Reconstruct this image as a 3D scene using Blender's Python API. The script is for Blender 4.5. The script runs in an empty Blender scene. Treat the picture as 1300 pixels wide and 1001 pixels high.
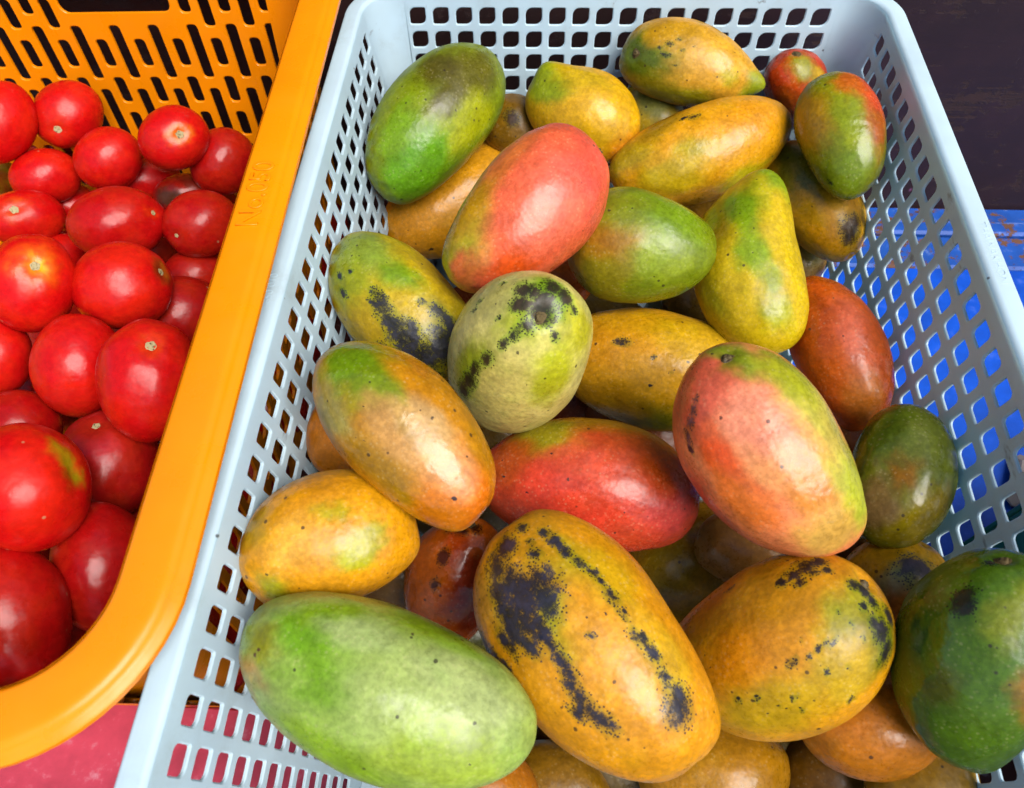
import bpy, math, random
import numpy as np
from mathutils import Vector, Matrix, Quaternion, noise

# ------------------------------------------------------------------ camera, sky, sun, exposure
scene = bpy.context.scene
CAM_LOC = (-0.0402, -0.4879, 0.2762)
CAM_ROWS = ((0.9983, 0.0518, -0.0268), (-0.0303, 0.8528, 0.5213), (-0.0499, 0.5196, -0.8529))
FOCAL_PX = 912.47

cam_data = bpy.data.cameras.new("camera")
cam = bpy.data.objects.new("camera", cam_data)
scene.collection.objects.link(cam)
cam_data.sensor_fit = 'HORIZONTAL'
cam_data.sensor_width = 36.0
cam_data.lens = FOCAL_PX / 1300.0 * 36.0
cam_data.clip_start = 0.01
cam_data.clip_end = 200.0
_r, _u, _f = (Vector(v) for v in CAM_ROWS)
cam.matrix_world = Matrix(((_r.x, _u.x, -_f.x, CAM_LOC[0]), (_r.y, _u.y, -_f.y, CAM_LOC[1]),
                           (_r.z, _u.z, -_f.z, CAM_LOC[2]), (0, 0, 0, 1)))
cam_data.dof.use_dof = True
cam_data.dof.focus_distance = 0.40
cam_data.dof.aperture_fstop = 14.0
scene.camera = cam

SUN_ELEV, SUN_AZ = math.radians(54), math.radians(134)      # azimuth clockwise from +y (the back of the stall)
world = bpy.data.worlds.new("World")
scene.world = world
world.use_nodes = True
wn = world.node_tree
wn.nodes.clear()
wo = wn.nodes.new("ShaderNodeOutputWorld")
wb = wn.nodes.new("ShaderNodeBackground")
ws = wn.nodes.new("ShaderNodeTexSky")
ws.sky_type = 'NISHITA'
ws.sun_disc = False
ws.sun_elevation = SUN_ELEV
ws.sun_rotation = SUN_AZ
ws.air_density = 1.0
ws.dust_density = 1.0
ws.ozone_density = 1.0
wb.inputs[1].default_value = 0.05
wn.links.new(ws.outputs[0], wb.inputs[0])
wn.links.new(wb.outputs[0], wo.inputs[0])

sun_data = bpy.data.lights.new("sun", 'SUN')
sun_data.energy = 1.5
sun_data.angle = math.radians(40)
sun_data.color = (1.0, 0.95, 0.88)
sun = bpy.data.objects.new("sun", sun_data)
scene.collection.objects.link(sun)
_d = Vector((math.sin(SUN_AZ) * math.cos(SUN_ELEV), math.cos(SUN_AZ) * math.cos(SUN_ELEV), math.sin(SUN_ELEV)))
sun.rotation_euler = _d.to_track_quat('Z', 'Y').to_euler()
sun.location = _d * 3

scene.view_settings.view_transform = 'Standard'
scene.view_settings.look = 'None'
scene.view_settings.exposure = 1.60
scene.view_settings.gamma = 1.0
scene.view_settings.use_curve_mapping = False

scene.cycles.adaptive_threshold = 0.03
scene.cycles.max_bounces = 4
scene.cycles.diffuse_bounces = 1
scene.cycles.glossy_bounces = 2
scene.cycles.transmission_bounces = 1
scene.cycles.caustics_reflective = False
scene.cycles.caustics_refractive = False

# ------------------------------------------------------------------ helpers
COL = scene.collection
R = math.radians

def lin(c):
    out = []
    for v in c[:3]:
        v = v / 255.0
        out.append(v / 12.92 if v <= 0.04045 else ((v + 0.055) / 1.055) ** 2.4)
    return (out[0], out[1], out[2], 1.0)

def tag(o, label=None, cat=None, group=None, kind=None):
    if label: o["label"] = label
    if cat: o["category"] = cat
    if group: o["group"] = group
    if kind: o["kind"] = kind
    return o

def empty(name, loc=(0, 0, 0), rz=0.0):
    o = bpy.data.objects.new(name, None)
    o.empty_display_size = 0.02
    o.location = loc
    o.rotation_euler = (0, 0, rz)
    COL.objects.link(o)
    return o

class MB:
    """collects polygons; build() links them as one mesh object"""
    def __init__(self):
        self.v, self.f, self.sm = [], [], []
    def add(self, pts, faces, smooth=False):
        n = len(self.v)
        self.v += [tuple(p) for p in pts]
        for f in faces:
            self.f.append(tuple(i + n for i in f))
            self.sm.append(smooth)
    def quad(self, a, b, c, d, smooth=False):
        self.add((a, b, c, d), ((0, 1, 2, 3),), smooth)
    def box(self, x0, x1, y0, y1, z0, z1, bev=0.0):
        b = min(bev, (x1 - x0) * .4, (y1 - y0) * .4, (z1 - z0) * .4)
        if b <= 0:
            p = [(x, y, z) for z in (z0, z1) for y in (y0, y1) for x in (x0, x1)]
            self.add(p, ((0, 2, 3, 1), (4, 5, 7, 6), (0, 1, 5, 4), (2, 6, 7, 3), (0, 4, 6, 2), (1, 3, 7, 5)))
            return
        rings = []
        for z, i in ((z0, b), (z0 + b, 0), (z1 - b, 0), (z1, b)):
            xa, xb, ya, yb = x0 + i, x1 - i, y0 + i, y1 - i
            rings.append([(xa + b, ya, z), (xb - b, ya, z), (xb, ya + b, z), (xb, yb - b, z),
                          (xb - b, yb, z), (xa + b, yb, z), (xa, yb - b, z), (xa, ya + b, z)])
        pts = [p for r in rings for p in r]
        fs = [tuple(range(7, -1, -1)), tuple(range(24, 32))]
        for k in range(3):
            for j in range(8):
                fs.append((k * 8 + j, k * 8 + (j + 1) % 8, k * 8 + 8 + (j + 1) % 8, k * 8 + 8 + j))
        self.add(pts, fs)
    def build(self, name, mat, parent=None, sharp=None):
        me = bpy.data.meshes.new(name)
        me.from_pydata(self.v, [], self.f)
        me.polygons.foreach_set("use_smooth", self.sm)
        me.materials.append(mat)
        me.update()
        if sharp is not None:
            me.set_sharp_from_angle(angle=R(sharp))
        o = bpy.data.objects.new(name, me)
        COL.objects.link(o)
        if parent: o.parent = parent
        return o

# ------------------------------------------------------------------ material helpers
class NT:
    def __init__(self, tree):
        self.t = tree
    def n(self, kind, **kw):
        nd = self.t.nodes.new(kind)
        for k, v in kw.items():
            setattr(nd, k, v)
        return nd
    def put(self, sock, val):
        if isinstance(val, bpy.types.NodeSocket):
            self.t.links.new(val, sock)
        elif val is not None:
            sock.default_value = val
    def math(self, op, a, b=None, c=None, clamp=False):
        nd = self.n("ShaderNodeMath", operation=op, use_clamp=clamp)
        self.put(nd.inputs[0], a); self.put(nd.inputs[1], b)
        if c is not None: self.put(nd.inputs[2], c)
        return nd.outputs[0]
    def vmath(self, op, a, b=None, scale=None):
        nd = self.n("ShaderNodeVectorMath", operation=op)
        self.put(nd.inputs[0], a)
        if b is not None: self.put(nd.inputs[1], b)
        if scale is not None: self.put(nd.inputs["Scale"], scale)
        return nd.outputs["Value"] if op in ('LENGTH', 'DOT_PRODUCT', 'DISTANCE') else nd.outputs[0]
    def ramp(self, x, lo, hi, a=0.0, b=1.0, smooth=True):
        nd = self.n("ShaderNodeMapRange", interpolation_type='SMOOTHSTEP' if smooth else 'LINEAR', clamp=True)
        for s, v in zip(("Value", "From Min", "From Max", "To Min", "To Max"), (x, lo, hi, a, b)):
            self.put(nd.inputs[s], v)
        return nd.outputs[0]
    def mix(self, fac, a, b, blend='MIX'):
        nd = self.n("ShaderNodeMix", data_type='RGBA', blend_type=blend, clamp_factor=True)
        self.put(nd.inputs[0], fac); self.put(nd.inputs[6], a); self.put(nd.inputs[7], b)
        return nd.outputs[2]
    def noise(self, vec, scale, detail=3.0, rough=0.55, dist=0.0):
        nd = self.n("ShaderNodeTexNoise")
        self.put(nd.inputs["Vector"], vec)
        nd.inputs["Scale"].default_value = scale
        nd.inputs["Detail"].default_value = detail
        nd.inputs["Roughness"].default_value = rough
        nd.inputs["Distortion"].default_value = dist
        return nd
    def voronoi(self, vec, scale, rnd=1.0):
        nd = self.n("ShaderNodeTexVoronoi")
        self.put(nd.inputs["Vector"], vec)
        nd.inputs["Scale"].default_value = scale
        nd.inputs["Randomness"].default_value = rnd
        return nd
    def bump(self, h, strength, dist, normal=None):
        nd = self.n("ShaderNodeBump")
        nd.inputs["Strength"].default_value = strength
        nd.inputs["Distance"].default_value = dist
        self.put(nd.inputs["Height"], h)
        if normal is not None: self.put(nd.inputs["Normal"], normal)
        return nd.outputs[0]

def new_mat(name):
    m = bpy.data.materials.new(name)
    m.use_nodes = True
    nt = m.node_tree
    nt.nodes.clear()
    t = NT(nt)
    out = t.n("ShaderNodeOutputMaterial")
    p = t.n("ShaderNodeBsdfPrincipled")
    nt.links.new(p.outputs[0], out.inputs[0])
    return m, t, p

def fruit_coords(t, half, seed):
    tc = t.n("ShaderNodeTexCoord")
    unit = t.vmath('DIVIDE', tc.outputs["Object"], tuple(half))
    v = t.vmath('ADD', tc.outputs["Object"], (seed * 1.37 % 9, seed * 2.11 % 7, seed * .73 % 5))
    return unit, v

def sstep(x, lo, hi):
    k = np.clip((x - lo) / (hi - lo), 0, 1)
    return k * k * (3 - 2 * k)

def pigment(o, dirs, base, zones, blots, sh, wob=.16):
    """ripening colour and the soft field of the blotches, one value per vertex of the fruit's skin"""
    V = np.array([tuple(v) for v in dirs])
    W = np.array([tuple(noise.noise_vector(v * 2.1 + sh) * wob + noise.noise_vector(v * 6.5 + sh) * (wob * .55) + noise.noise_vector(v * 17 + sh) * (wob * .28)) for v in dirs])
    def rich(c):
        c = np.array(lin(c)[:3])
        l = c @ np.array((.3, .6, .1))
        return np.append(np.clip((l + (c - l) * 1.16) * .82, .004, .92), 1)
    col = np.tile(rich(base), (len(V), 1))
    for x, y, z, r, c, sf in zones:
        d = np.linalg.norm(V + W - np.array((x, y, z)), axis=1)
        m = (1 - sstep(d, r * (1 - min(.8, sf * 2.0)), r * (1 + min(.8, sf * 2.0)))) * .95
        col += (rich(c) - col) * m[:, None]
    me = o.data
    at = me.color_attributes.new("tint", 'FLOAT_COLOR', 'POINT')
    at.data.foreach_set("color", col.astype(np.float32).ravel())
    if blots:
        k = np.zeros(len(V))
        for x, y, z, r in blots:
            d = np.linalg.norm(V + W * min(1, r * 3.2) - np.array((x, y, z)), axis=1)
            k = np.maximum(k, 1 - sstep(d, r * .25, r * 2.3))
        fa = me.attributes.new("blot", 'FLOAT', 'POINT')
        fa.data.foreach_set("value", k.astype(np.float32))

def attr(t, name, out):
    nd = t.n("ShaderNodeAttribute", attribute_type='GEOMETRY', attribute_name=name)
    return nd.outputs[out]

def mango_material(d, seed):
    m, t, p = new_mat("mango_skin")
    unit, v = fruit_coords(t, d["half"], seed)
    col = attr(t, "tint", "Color")
    # uneven ripening, mottling
    mid = t.noise(v, 75, 4, .65)
    var = t.ramp(mid.outputs[0], .30, .68, .80, 1.10)
    col = t.mix(1.0, col, var, 'MULTIPLY')
    hue = t.ramp(t.noise(v, 48, 3, .6).outputs[0], .52, .74, 0, .3)
    col = t.mix(hue, col, t.mix(1.0, col, (.86, 1.12, .7, 1), 'MULTIPLY'))
    fine = t.noise(v, 420, 3, .6)
    col = t.mix(1.0, col, t.ramp(fine.outputs[0], .3, .7, .82, 1.10), 'MULTIPLY')
    # pale lenticels
    vl = t.voronoi(v, 430)
    col = t.mix(t.math('MULTIPLY', t.ramp(vl.outputs["Distance"], .16, .36, 1, 0), t.ramp(mid.outputs[0], .4, .65, .05, .4)),
                col, t.mix(.28, col, (.80, .68, .36, 1)))
    # russet streaks along the fruit
    st = t.noise(t.vmath('MULTIPLY', v, (26, 130, 130)), 1.0, 3, .7)
    col = t.mix(t.ramp(st.outputs[0], .62, .80, 0, .08 + .30 * d["speck"]), col, t.mix(1.0, col, (.42, .30, .22, 1), 'MULTIPLY'))
    # pin specks, gathered in clusters
    vs = t.voronoi(v, 330)
    rndsep = t.n("ShaderNodeSeparateColor"); t.put(rndsep.inputs[0], vs.outputs["Color"])
    clus = t.ramp(t.noise(v, 42, 3, .6).outputs[0], .42, .7, .03, 1)
    dens = t.math('MULTIPLY', clus, d["speck"] * .24)
    on = t.math('LESS_THAN', rndsep.outputs[0], dens)
    rad = t.math('MULTIPLY_ADD', rndsep.outputs[1], .24, .18)
    dot = t.math('MULTIPLY', on, t.ramp(vs.outputs["Distance"], t.math('MULTIPLY', rad, .6), rad, 1, 0))
    col = t.mix(t.math('MULTIPLY', dot, .8), col, (.022, .014, .010, 1))
    mm = None
    small = [x for x in d["blots"] if x[3] < .045]
    if small:
        wv = t.vmath('SCALE', t.vmath('SUBTRACT', t.noise(v, 420, 2, .6).outputs["Color"], (.5, .5, .5)), scale=.05)
        uu = t.vmath('ADD', unit, wv)
        sm = 0.0
        for x, y, z, r in small:
            sm = t.math('MAXIMUM', sm, t.ramp(t.vmath('DISTANCE', uu, (x, y, z)), r * .75, r * 1.3, .95, 0.0))
        col = t.mix(sm, col, tuple(x * .5 for x in lin(d["blotcol"])[:3]) + (1,))
    if len(small) < len(d["blots"]):
        mask = attr(t, "blot", "Fac")
        pep = t.noise(v, 150, 6, .85)
        mm = t.math('ADD', mask, t.math('MULTIPLY', t.math('SUBTRACT', pep.outputs[0], .5), 2.3))
        mm = t.math('MULTIPLY', t.ramp(mm, .46, .90, 0, .96), t.ramp(mask, .12, .40, 0, 1))
        # pepper of pin dots that thins out away from the blotch
        vp = t.voronoi(v, 980)
        ps = t.n("ShaderNodeSeparateColor"); t.put(ps.inputs[0], vp.outputs["Color"])
        pon = t.math('LESS_THAN', ps.outputs[0], t.math('MULTIPLY', t.ramp(mask, .03, .6, 0, 1), .72))
        pd = t.math('MULTIPLY', pon, t.ramp(vp.outputs["Distance"], .34, .56, .92, 0))
        mm = t.math('MAXIMUM', mm, pd)
        bc = lin(d["blotcol"])
        tone = t.mix(t.ramp(t.noise(v, 150, 4, .6).outputs[0], .4, .68, 0, 1), tuple(x * .30 for x in bc[:3]) + (1,), tuple(min(1, x * 1.25) for x in bc[:3]) + (1,))
        halo = t.math('MULTIPLY', t.ramp(mask, .02, .5, 0, 1), .72)
        col = t.mix(halo, col, t.mix(1.0, col, (.58, .80, .40, 1), 'MULTIPLY'))
        col = t.mix(mm, col, tone)
    t.put(p.inputs["Base Color"], col)
    gl = d["gloss"]
    wet = t.noise(v, 30, 3, .55)
    rr = t.ramp(wet.outputs[0], .42, .56, .56 - .20 * gl, .44 - .30 * gl)
    rr = t.math('ADD', rr, t.ramp(fine.outputs[0], .3, .7, -.03, .05))
    t.put(p.inputs["Roughness"], rr)
    p.inputs["Specular IOR Level"].default_value = .42
    p.inputs["Coat Weight"].default_value = .03 + .12 * gl
    p.inputs["Coat Roughness"].default_value = .26 - .14 * gl
    h = t.math('ADD', t.math('MULTIPLY', vl.outputs["Distance"], .35), t.noise(v, 300, 2, .6).outputs[0])
    b1 = t.bump(h, .12, .0006)
    b2 = t.bump(t.noise(v, 62, 3, .55).outputs[0], .34, .004, b1)
    t.put(p.inputs["Normal"], b2)
    return m

def tomato_material(d, seed):
    m, t, p = new_mat("tomato_skin")
    unit, v = fruit_coords(t, d["half"], seed + 100)
    big = t.noise(v, 40, 3, .6)
    col = attr(t, "tint", "Color")
    col = t.mix(t.ramp(big.outputs[0], .40, .64, 0, 1), col, t.mix(1.0, col, (1.12, 3.2, 1.0, 1), 'MULTIPLY'))
    fine = t.noise(v, 260, 4, .65)
    col = t.mix(1.0, col, t.ramp(fine.outputs[0], .3, .7, .86, 1.08), 'MULTIPLY')
    vs = t.voronoi(v, 120)
    sp = t.n("ShaderNodeSeparateColor"); t.put(sp.inputs[0], vs.outputs["Color"])
    dot = t.math('MULTIPLY', t.math('LESS_THAN', sp.outputs[0], .10), t.ramp(vs.outputs["Distance"], .06, .14, .55, 0))
    col = t.mix(dot, col, (.55, .32, .16, 1))
    st = t.noise(t.vmath('MULTIPLY', v, (160, 40, 60)), 1.0, 4, .7)
    col = t.mix(t.ramp(st.outputs[0], .68, .8, 0, .35), col, (.30, .10, .05, 1))
    t.put(p.inputs["Base Color"], col)
    t.put(p.inputs["Roughness"], t.ramp(t.noise(v, 60, 4, .6).outputs[0], .35, .7, .22, .42))
    p.inputs["Coat Weight"].default_value = .06
    p.inputs["Coat Roughness"].default_value = .12
    p.inputs["Specular IOR Level"].default_value = .30
    t.put(p.inputs["Normal"], t.bump(t.noise(v, 52, 3, .5).outputs[0], .34, .004, t.bump(fine.outputs[0], .05, .0006)))
    return m

def plastic(name, col, rough=.38, grime=.5, grime_col=(.05, .045, .04), dirt_scale=26, glow=0.0, glow_col=(1, 1, 1)):
    m, t, p = new_mat(name)
    tc = t.n("ShaderNodeTexCoord")
    v = tc.outputs["Object"]
    c = lin(col)
    n1 = t.noise(v, 9, 4, .6)
    cc = t.mix(1.0, c, t.ramp(n1.outputs[0], .3, .7, .9, 1.06), 'MULTIPLY')
    g = t.noise(v, dirt_scale, 6, .72)
    smear = t.noise(t.vmath('MULTIPLY', v, (1, .35, 1)), dirt_scale * 2.2, 5, .7)
    cc = t.mix(t.ramp(g.outputs[0], .52, .80, 0, grime * .55), cc, t.mix(1.0, cc, (.62, .60, .52, 1), 'MULTIPLY'))
    cc = t.mix(t.ramp(smear.outputs[0], .63, .78, 0, grime), cc, grime_col + (1,))
    vs = t.voronoi(v, 75)
    sp = t.n("ShaderNodeSeparateColor"); t.put(sp.inputs[0], vs.outputs["Color"])
    dot = t.math('MULTIPLY', t.math('LESS_THAN', sp.outputs[0], .05 + .12 * grime), t.ramp(vs.outputs["Distance"], .03, .09, .8, 0))
    cc = t.mix(dot, cc, grime_col + (1,))
    t.put(p.inputs["Base Color"], cc)
    t.put(p.inputs["Roughness"], t.ramp(t.noise(v, 38, 4, .6).outputs[0], .3, .7, rough - .08, rough + .12))
    p.inputs["Specular IOR Level"].default_value = .4
    if glow > 0:
        tr = t.n("ShaderNodeBsdfTranslucent")
        t.put(tr.inputs["Color"], t.mix(1.0, cc, glow_col + (1,), 'MULTIPLY'))
        mx = t.n("ShaderNodeMixShader"); mx.inputs[0].default_value = glow
        out = [n for n in t.t.nodes if n.type == 'OUTPUT_MATERIAL'][0]
        t.t.links.new(p.outputs[0], mx.inputs[1]); t.t.links.new(tr.outputs[0], mx.inputs[2]); t.t.links.new(mx.outputs[0], out.inputs[0])
    hair = t.noise(t.vmath('MULTIPLY', v, (1, .12, 1)), 900, 2, .5)
    t.put(p.inputs["Normal"], t.bump(hair.outputs[0], .05, .0004, t.bump(t.noise(v, 14, 2, .5).outputs[0], .12, .004)))
    return m

def painted_wood(name, paint, wood, wear=.5, rough=.5, grain=(6, 90, 60), wear_scale=22, flecks=0.0, chalk=.5):
    m, t, p = new_mat(name)
    tc = t.n("ShaderNodeTexCoord")
    v = tc.outputs["Object"]
    gr = t.noise(t.vmath('MULTIPLY', v, grain), 1.0, 6, .65, .4)
    w = t.mix(t.ramp(gr.outputs[0], .3, .7, 0, 1), tuple(x * .5 for x in lin(wood)[:3]) + (1,), lin(wood))
    pc = t.mix(1.0, lin(paint), t.ramp(t.noise(v, 30, 5, .65).outputs[0], .3, .7, .78, 1.15), 'MULTIPLY')
    pale = t.ramp(t.noise(v, 60, 5, .7).outputs[0], .56, .78, 0, chalk)
    pc = t.mix(pale, pc, t.mix(.62, pc, (.58, .66, .76, 1)))
    ws_ = t.noise(v, wear_scale, 7, .74)
    k = t.math('ADD', ws_.outputs[0], t.math('MULTIPLY', t.math('SUBTRACT', gr.outputs[0], .5), .35))
    off = t.ramp(k, .70 - .26 * wear, .74 - .26 * wear, 0, 1)
    col = t.mix(off, pc, w)
    if flecks > 0:
        vs = t.voronoi(t.vmath('MULTIPLY', v, (44, 1, 30)), 1.0)
        sp = t.n("ShaderNodeSeparateColor"); t.put(sp.inputs[0], vs.outputs["Color"])
        dot = t.math('MULTIPLY', t.math('LESS_THAN', sp.outputs[0], flecks), t.ramp(vs.outputs["Distance"], .08, .14, .9, 0))
        col = t.mix(dot, col, t.mix(sp.outputs[1], (.30, .40, .62, 1), (.34, .10, .22, 1)))
    t.put(p.inputs["Base Color"], col)
    t.put(p.inputs["Roughness"], t.math('ADD', rough, t.math('MULTIPLY', off, .25)))
    hh = t.math('SUBTRACT', t.math('MULTIPLY', gr.outputs[0], .4), off)
    t.put(p.inputs["Normal"], t.bump(hh, .35, .0012))
    return m

MAT = {
    "basket": plastic("pale_blue_plastic", (220, 243, 253), .36, .70, glow=.26, glow_col=(.62, .95, 1.0)),
    "orange": plastic("orange_plastic", (250, 142, 2), .30, .26, (.25, .09, .01), 16),
    "green": plastic("green_plastic", (16, 74, 44), .4, .4),
    "blue": painted_wood("blue_painted_board", (2, 80, 200), (120, 82, 60), .05, .42, chalk=.2),
    "blue_worn": painted_wood("worn_blue_paint", (26, 84, 176), (112, 74, 54), .62, .5, grain=(14, 60, 60), wear_scale=46, chalk=.95),
    "dark": painted_wood("dark_brown_board", (46, 24, 24), (58, 34, 32), .55, .6, grain=(9, 60, 260), flecks=.05, chalk=0.0),
    "shade_tone_plank": painted_wood("shade_red_plank", (62, 20, 18), (46, 22, 16), .4, .6),  # dark red-brown stands in for the shade between crate and basket
    "pink": painted_wood("pink_painted_plank", (186, 62, 84), (96, 50, 44), .18, .5),
    "grey": painted_wood("grey_stone", (150, 140, 136), (120, 112, 108), .4, .8),
    "stem": painted_wood("dry_stem", (92, 76, 40), (44, 32, 18), .5, .8, grain=(300, 900, 900), wear_scale=400),
    "scar": painted_wood("tomato_scar", (176, 160, 116), (92, 74, 40), .55, .75, grain=(600, 900, 900), wear_scale=700),
}

# ------------------------------------------------------------------ the stall: back panel and bench
BENCH = -0.230
pan = MB()
pan.box(-1.3, 1.4, .050, .072, BENCH - .02, .55, .002)
tag(pan.build("wooden_panel", MAT["dark"]), "dark brown wooden board with paint flecks standing behind both baskets", "board")

bench = empty("stall_bench", (0, 0, BENCH))
tag(bench, "painted plank bench top, blue at right and pink in front, carrying both baskets", "bench")
def plank(x0, x1, y0, y1, z0, z1, mat, label=None):
    b = MB()
    b.box(x0, x1, y0, y1, z0 - BENCH, z1 - BENCH, .0025)
    o = b.build("plank", MAT[mat], bench)
    if label: o["label"] = label
plank(.085, 1.1, .0275, .0495, BENCH - .03, BENCH - .004, "blue_worn", "worn blue edge plank at the back")
plank(.085, 1.1, .0105, .0262, BENCH - .03, BENCH + .001, "blue_worn", "worn light blue strip")
plank(.085, 1.1, -.030, .0090, BENCH - .03, BENCH - .001, "blue_worn", "blue plank with flaked paint")
plank(.085, 1.1, -.425, -.0312, BENCH - .03, BENCH, "blue", "smooth bright blue board")
plank(-1.1, .084, -.20, .0495, BENCH - .03, BENCH, "shade_tone_plank", "plank coloured dark reddish brown for the shade between crate and basket")
plank(-1.1, .084, -.4255, -.2015, BENCH - .03, BENCH, "shade_tone_plank", "plank coloured dark reddish brown for the shade between crate and basket")
plank(.101, 1.1, -.60, -.4272, BENCH - .03, BENCH - .002, "shade_tone_plank", "dark reddish brown front plank")
plank(-1.1, .10, -.60, -.4272, BENCH - .03, BENCH + .003, "pink", "pink painted front plank")

# ------------------------------------------------------------------ perforated plastic trays
def ring_hole(cu, ch, au, ah, rad):
    """outline of a rounded rectangle, 5 points per corner, with the radius of each corner given (TL, BL, BR, TR)"""
    pts = []
    cs = ((-1, -1), (-1, 1), (1, 1), (1, -1))           # u sign, h sign (h grows downward)
    starts = (270, 180, 90, 0)
    for (su, sh), a0, r in zip(cs, starts, rad):
        ou, oh = cu + su * (au - r), ch + sh * (ah - r)
        for j in range(5):
            a = R(a0 - 90 * j / 4)
            pts.append((ou + r * math.cos(a), oh + r * math.sin(a)))
    return pts
def rect_ring(u0, u1, h0, h1, ring):
    """points on the cell border that pair with the 20 points of a hole outline"""
    out = []
    cs = ((u0, h0), (u0, h1), (u1, h1), (u1, h0))
    for k, (U, H) in enumerate(cs):
        p0, p4 = ring[k * 5], ring[k * 5 + 4]
        if k % 2 == 0: b0, b4 = (p0[0], H), (U, p4[1])
        else: b0, b4 = (U, p0[1]), (p4[0], H)
        m = lambda a, b: ((a[0] + b[0]) / 2, (a[1] + b[1]) / 2)
        out += [b0, m(b0, (U, H)), (U, H), m((U, H), b4), b4]
    return out

def panel(mb, fmap, cols, ul, ur, htop, hbot, th, cham=.0005):
    def rect(u0, u1, h0, h1):
        for d in (0, th):
            mb.quad(fmap(u0, h0, d), fmap(u1, h0, d), fmap(u1, h1, d), fmap(u0, h1, d))
    for u0, u1, cells, h, hend in ((c + (htop, hbot))[:5] if len(c) == 3 else c for c in cols):
        for ha, hb, hole in cells:
            if ha > h + 1e-6: rect(u0, u1, h, ha)
            h = hb
            cu = sum(p[0] for p in hole) / len(hole); chh = sum(p[1] for p in hole) / len(hole)
            border = rect_ring(u0, u1, ha, hb, hole)
            grow = []
            for (a, b) in hole:
                l = math.hypot(a - cu, b - chh)
                grow.append((a + (a - cu) / l * cham * 1.4, b + (b - chh) / l * cham * 1.4))
            n = len(hole)
            pts = [fmap(a, b, 0) for a, b in border] + [fmap(a, b, 0) for a, b in grow] + [fmap(a, b, cham) for a, b in hole] \
                + [fmap(a, b, th) for a, b in hole] + [fmap(a, b, th) for a, b in border]
            fs = []
            for k in range(4):
                for j in range(n):
                    fs.append((k * n + j, k * n + (j + 1) % n, (k + 1) * n + (j + 1) % n, (k + 1) * n + j))
            mb.add(pts, fs)
        if h < hend - 1e-6: rect(u0, u1, h, hend)
    for d in (0, th):
        a, b = min(c[0] for c in cols), max(c[1] for c in cols)
        mb.quad(fmap(ul(htop), htop, d), fmap(a, htop, d), fmap(a, hbot, d), fmap(ul(hbot), hbot, d))
        mb.quad(fmap(b, htop, d), fmap(ur(htop), htop, d), fmap(ur(hbot), hbot, d), fmap(b, hbot, d))

def tray(root, W, yb, yf, tp, r0, rs, H, th, zrim, cols, mat, rim_prof, floor_z):
    """walls (four perforated panels and four rounded corners), rim and base; cols = dict of column lists per side"""
    rad = lambda h: max(.0008, r0 - rs * h)
    nl = math.hypot(1, tp)
    a, b = 1 / nl, tp / nl
    maps = {
        "right": lambda u, h, d: (W - tp * h + a * d, u, zrim - h - b * d),
        "left": lambda u, h, d: (-(W - tp * h + a * d), u, zrim - h - b * d),
        "back": lambda u, h, d: (u, yb - tp * h + a * d, zrim - h - b * d),
        "front": lambda u, h, d: (u, yf + tp * h - a * d, zrim - h - b * d)}
    for side, fm in maps.items():
        mb = MB()
        if side in ("right", "left"):
            ul, ur = (lambda h: yf + tp * h + rad(h)), (lambda h: yb - tp * h - rad(h))
        else:
            ul, ur = (lambda h: -(W - tp * h - rad(h))), (lambda h: W - tp * h - rad(h))
        panel(mb, fm, cols[side], ul, ur, .001, H, th)
        mb.build("wall", mat, root)
    for sx, sy in ((1, 1), (-1, 1), (-1, -1), (1, -1)):
        cm = MB()
        for d in (0, th):
            rows = []
            for h in (.001, H * .5, H):
                cx = sx * (W - tp * h - rad(h)); cy = (yb - tp * h - rad(h)) if sy > 0 else (yf + tp * h + rad(h))
                row = []
                for k in range(13):
                    an = R(90 * k / 12)
                    row.append((cx + sx * (rad(h) + a * d) * math.cos(an), cy + sy * (rad(h) + a * d) * math.sin(an), zrim - h - b * d))
                rows.append(row)
            pts = [p for r_ in rows for p in r_]
            cm.add(pts, [(i * 13 + k, i * 13 + k + 1, i * 13 + 14 + k, i * 13 + 13 + k) for i in range(2) for k in range(12)], True)
        cm.build("corner", mat, root)
    # rim swept round the opening
    rm = MB()
    path = []
    for (cx, cy, a0) in ((W - r0, yb - r0, 0), (-(W - r0), yb - r0, 90), (-(W - r0), yf + r0, 180), (W - r0, yf + r0, 270)):
        for k in range(15):
            an = R(a0 + 90 * k / 14)
            path.append((cx, cy, math.cos(an), math.sin(an)))
        # extra stations along the straight so that the noise of the material and slight bow read smoothly
    n, q = len(path), len(rim_prof)
    pts = [(cx + (r0 + o) * ca, cy + (r0 + o) * sa, zrim + z) for (cx, cy, ca, sa) in path for (o, z) in rim_prof]
    fs = [(i * q + j, ((i + 1) % n) * q + j, ((i + 1) % n) * q + (j + 1) % q, i * q + (j + 1) % q) for i in range(n) for j in range(q)]
    rm.add(pts, fs, True)
    rim = rm.build("rim", mat, root, 40)
    # base
    bm_ = MB()
    ib = tp * H
    bm_.box(-(W - ib) - th * .4, (W - ib) + th * .4, yf + ib - th * .4, yb - ib + th * .4, floor_z, zrim - H + .0004, .001)
    bm_.build("base", mat, root)
    return rim

def arc(cx, cz, r, a0, a1, n):
    return [(cx + r * math.cos(R(a0 + (a1 - a0) * k / n)), cz + r * math.sin(R(a0 + (a1 - a0) * k / n))) for k in range(n + 1)]

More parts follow.
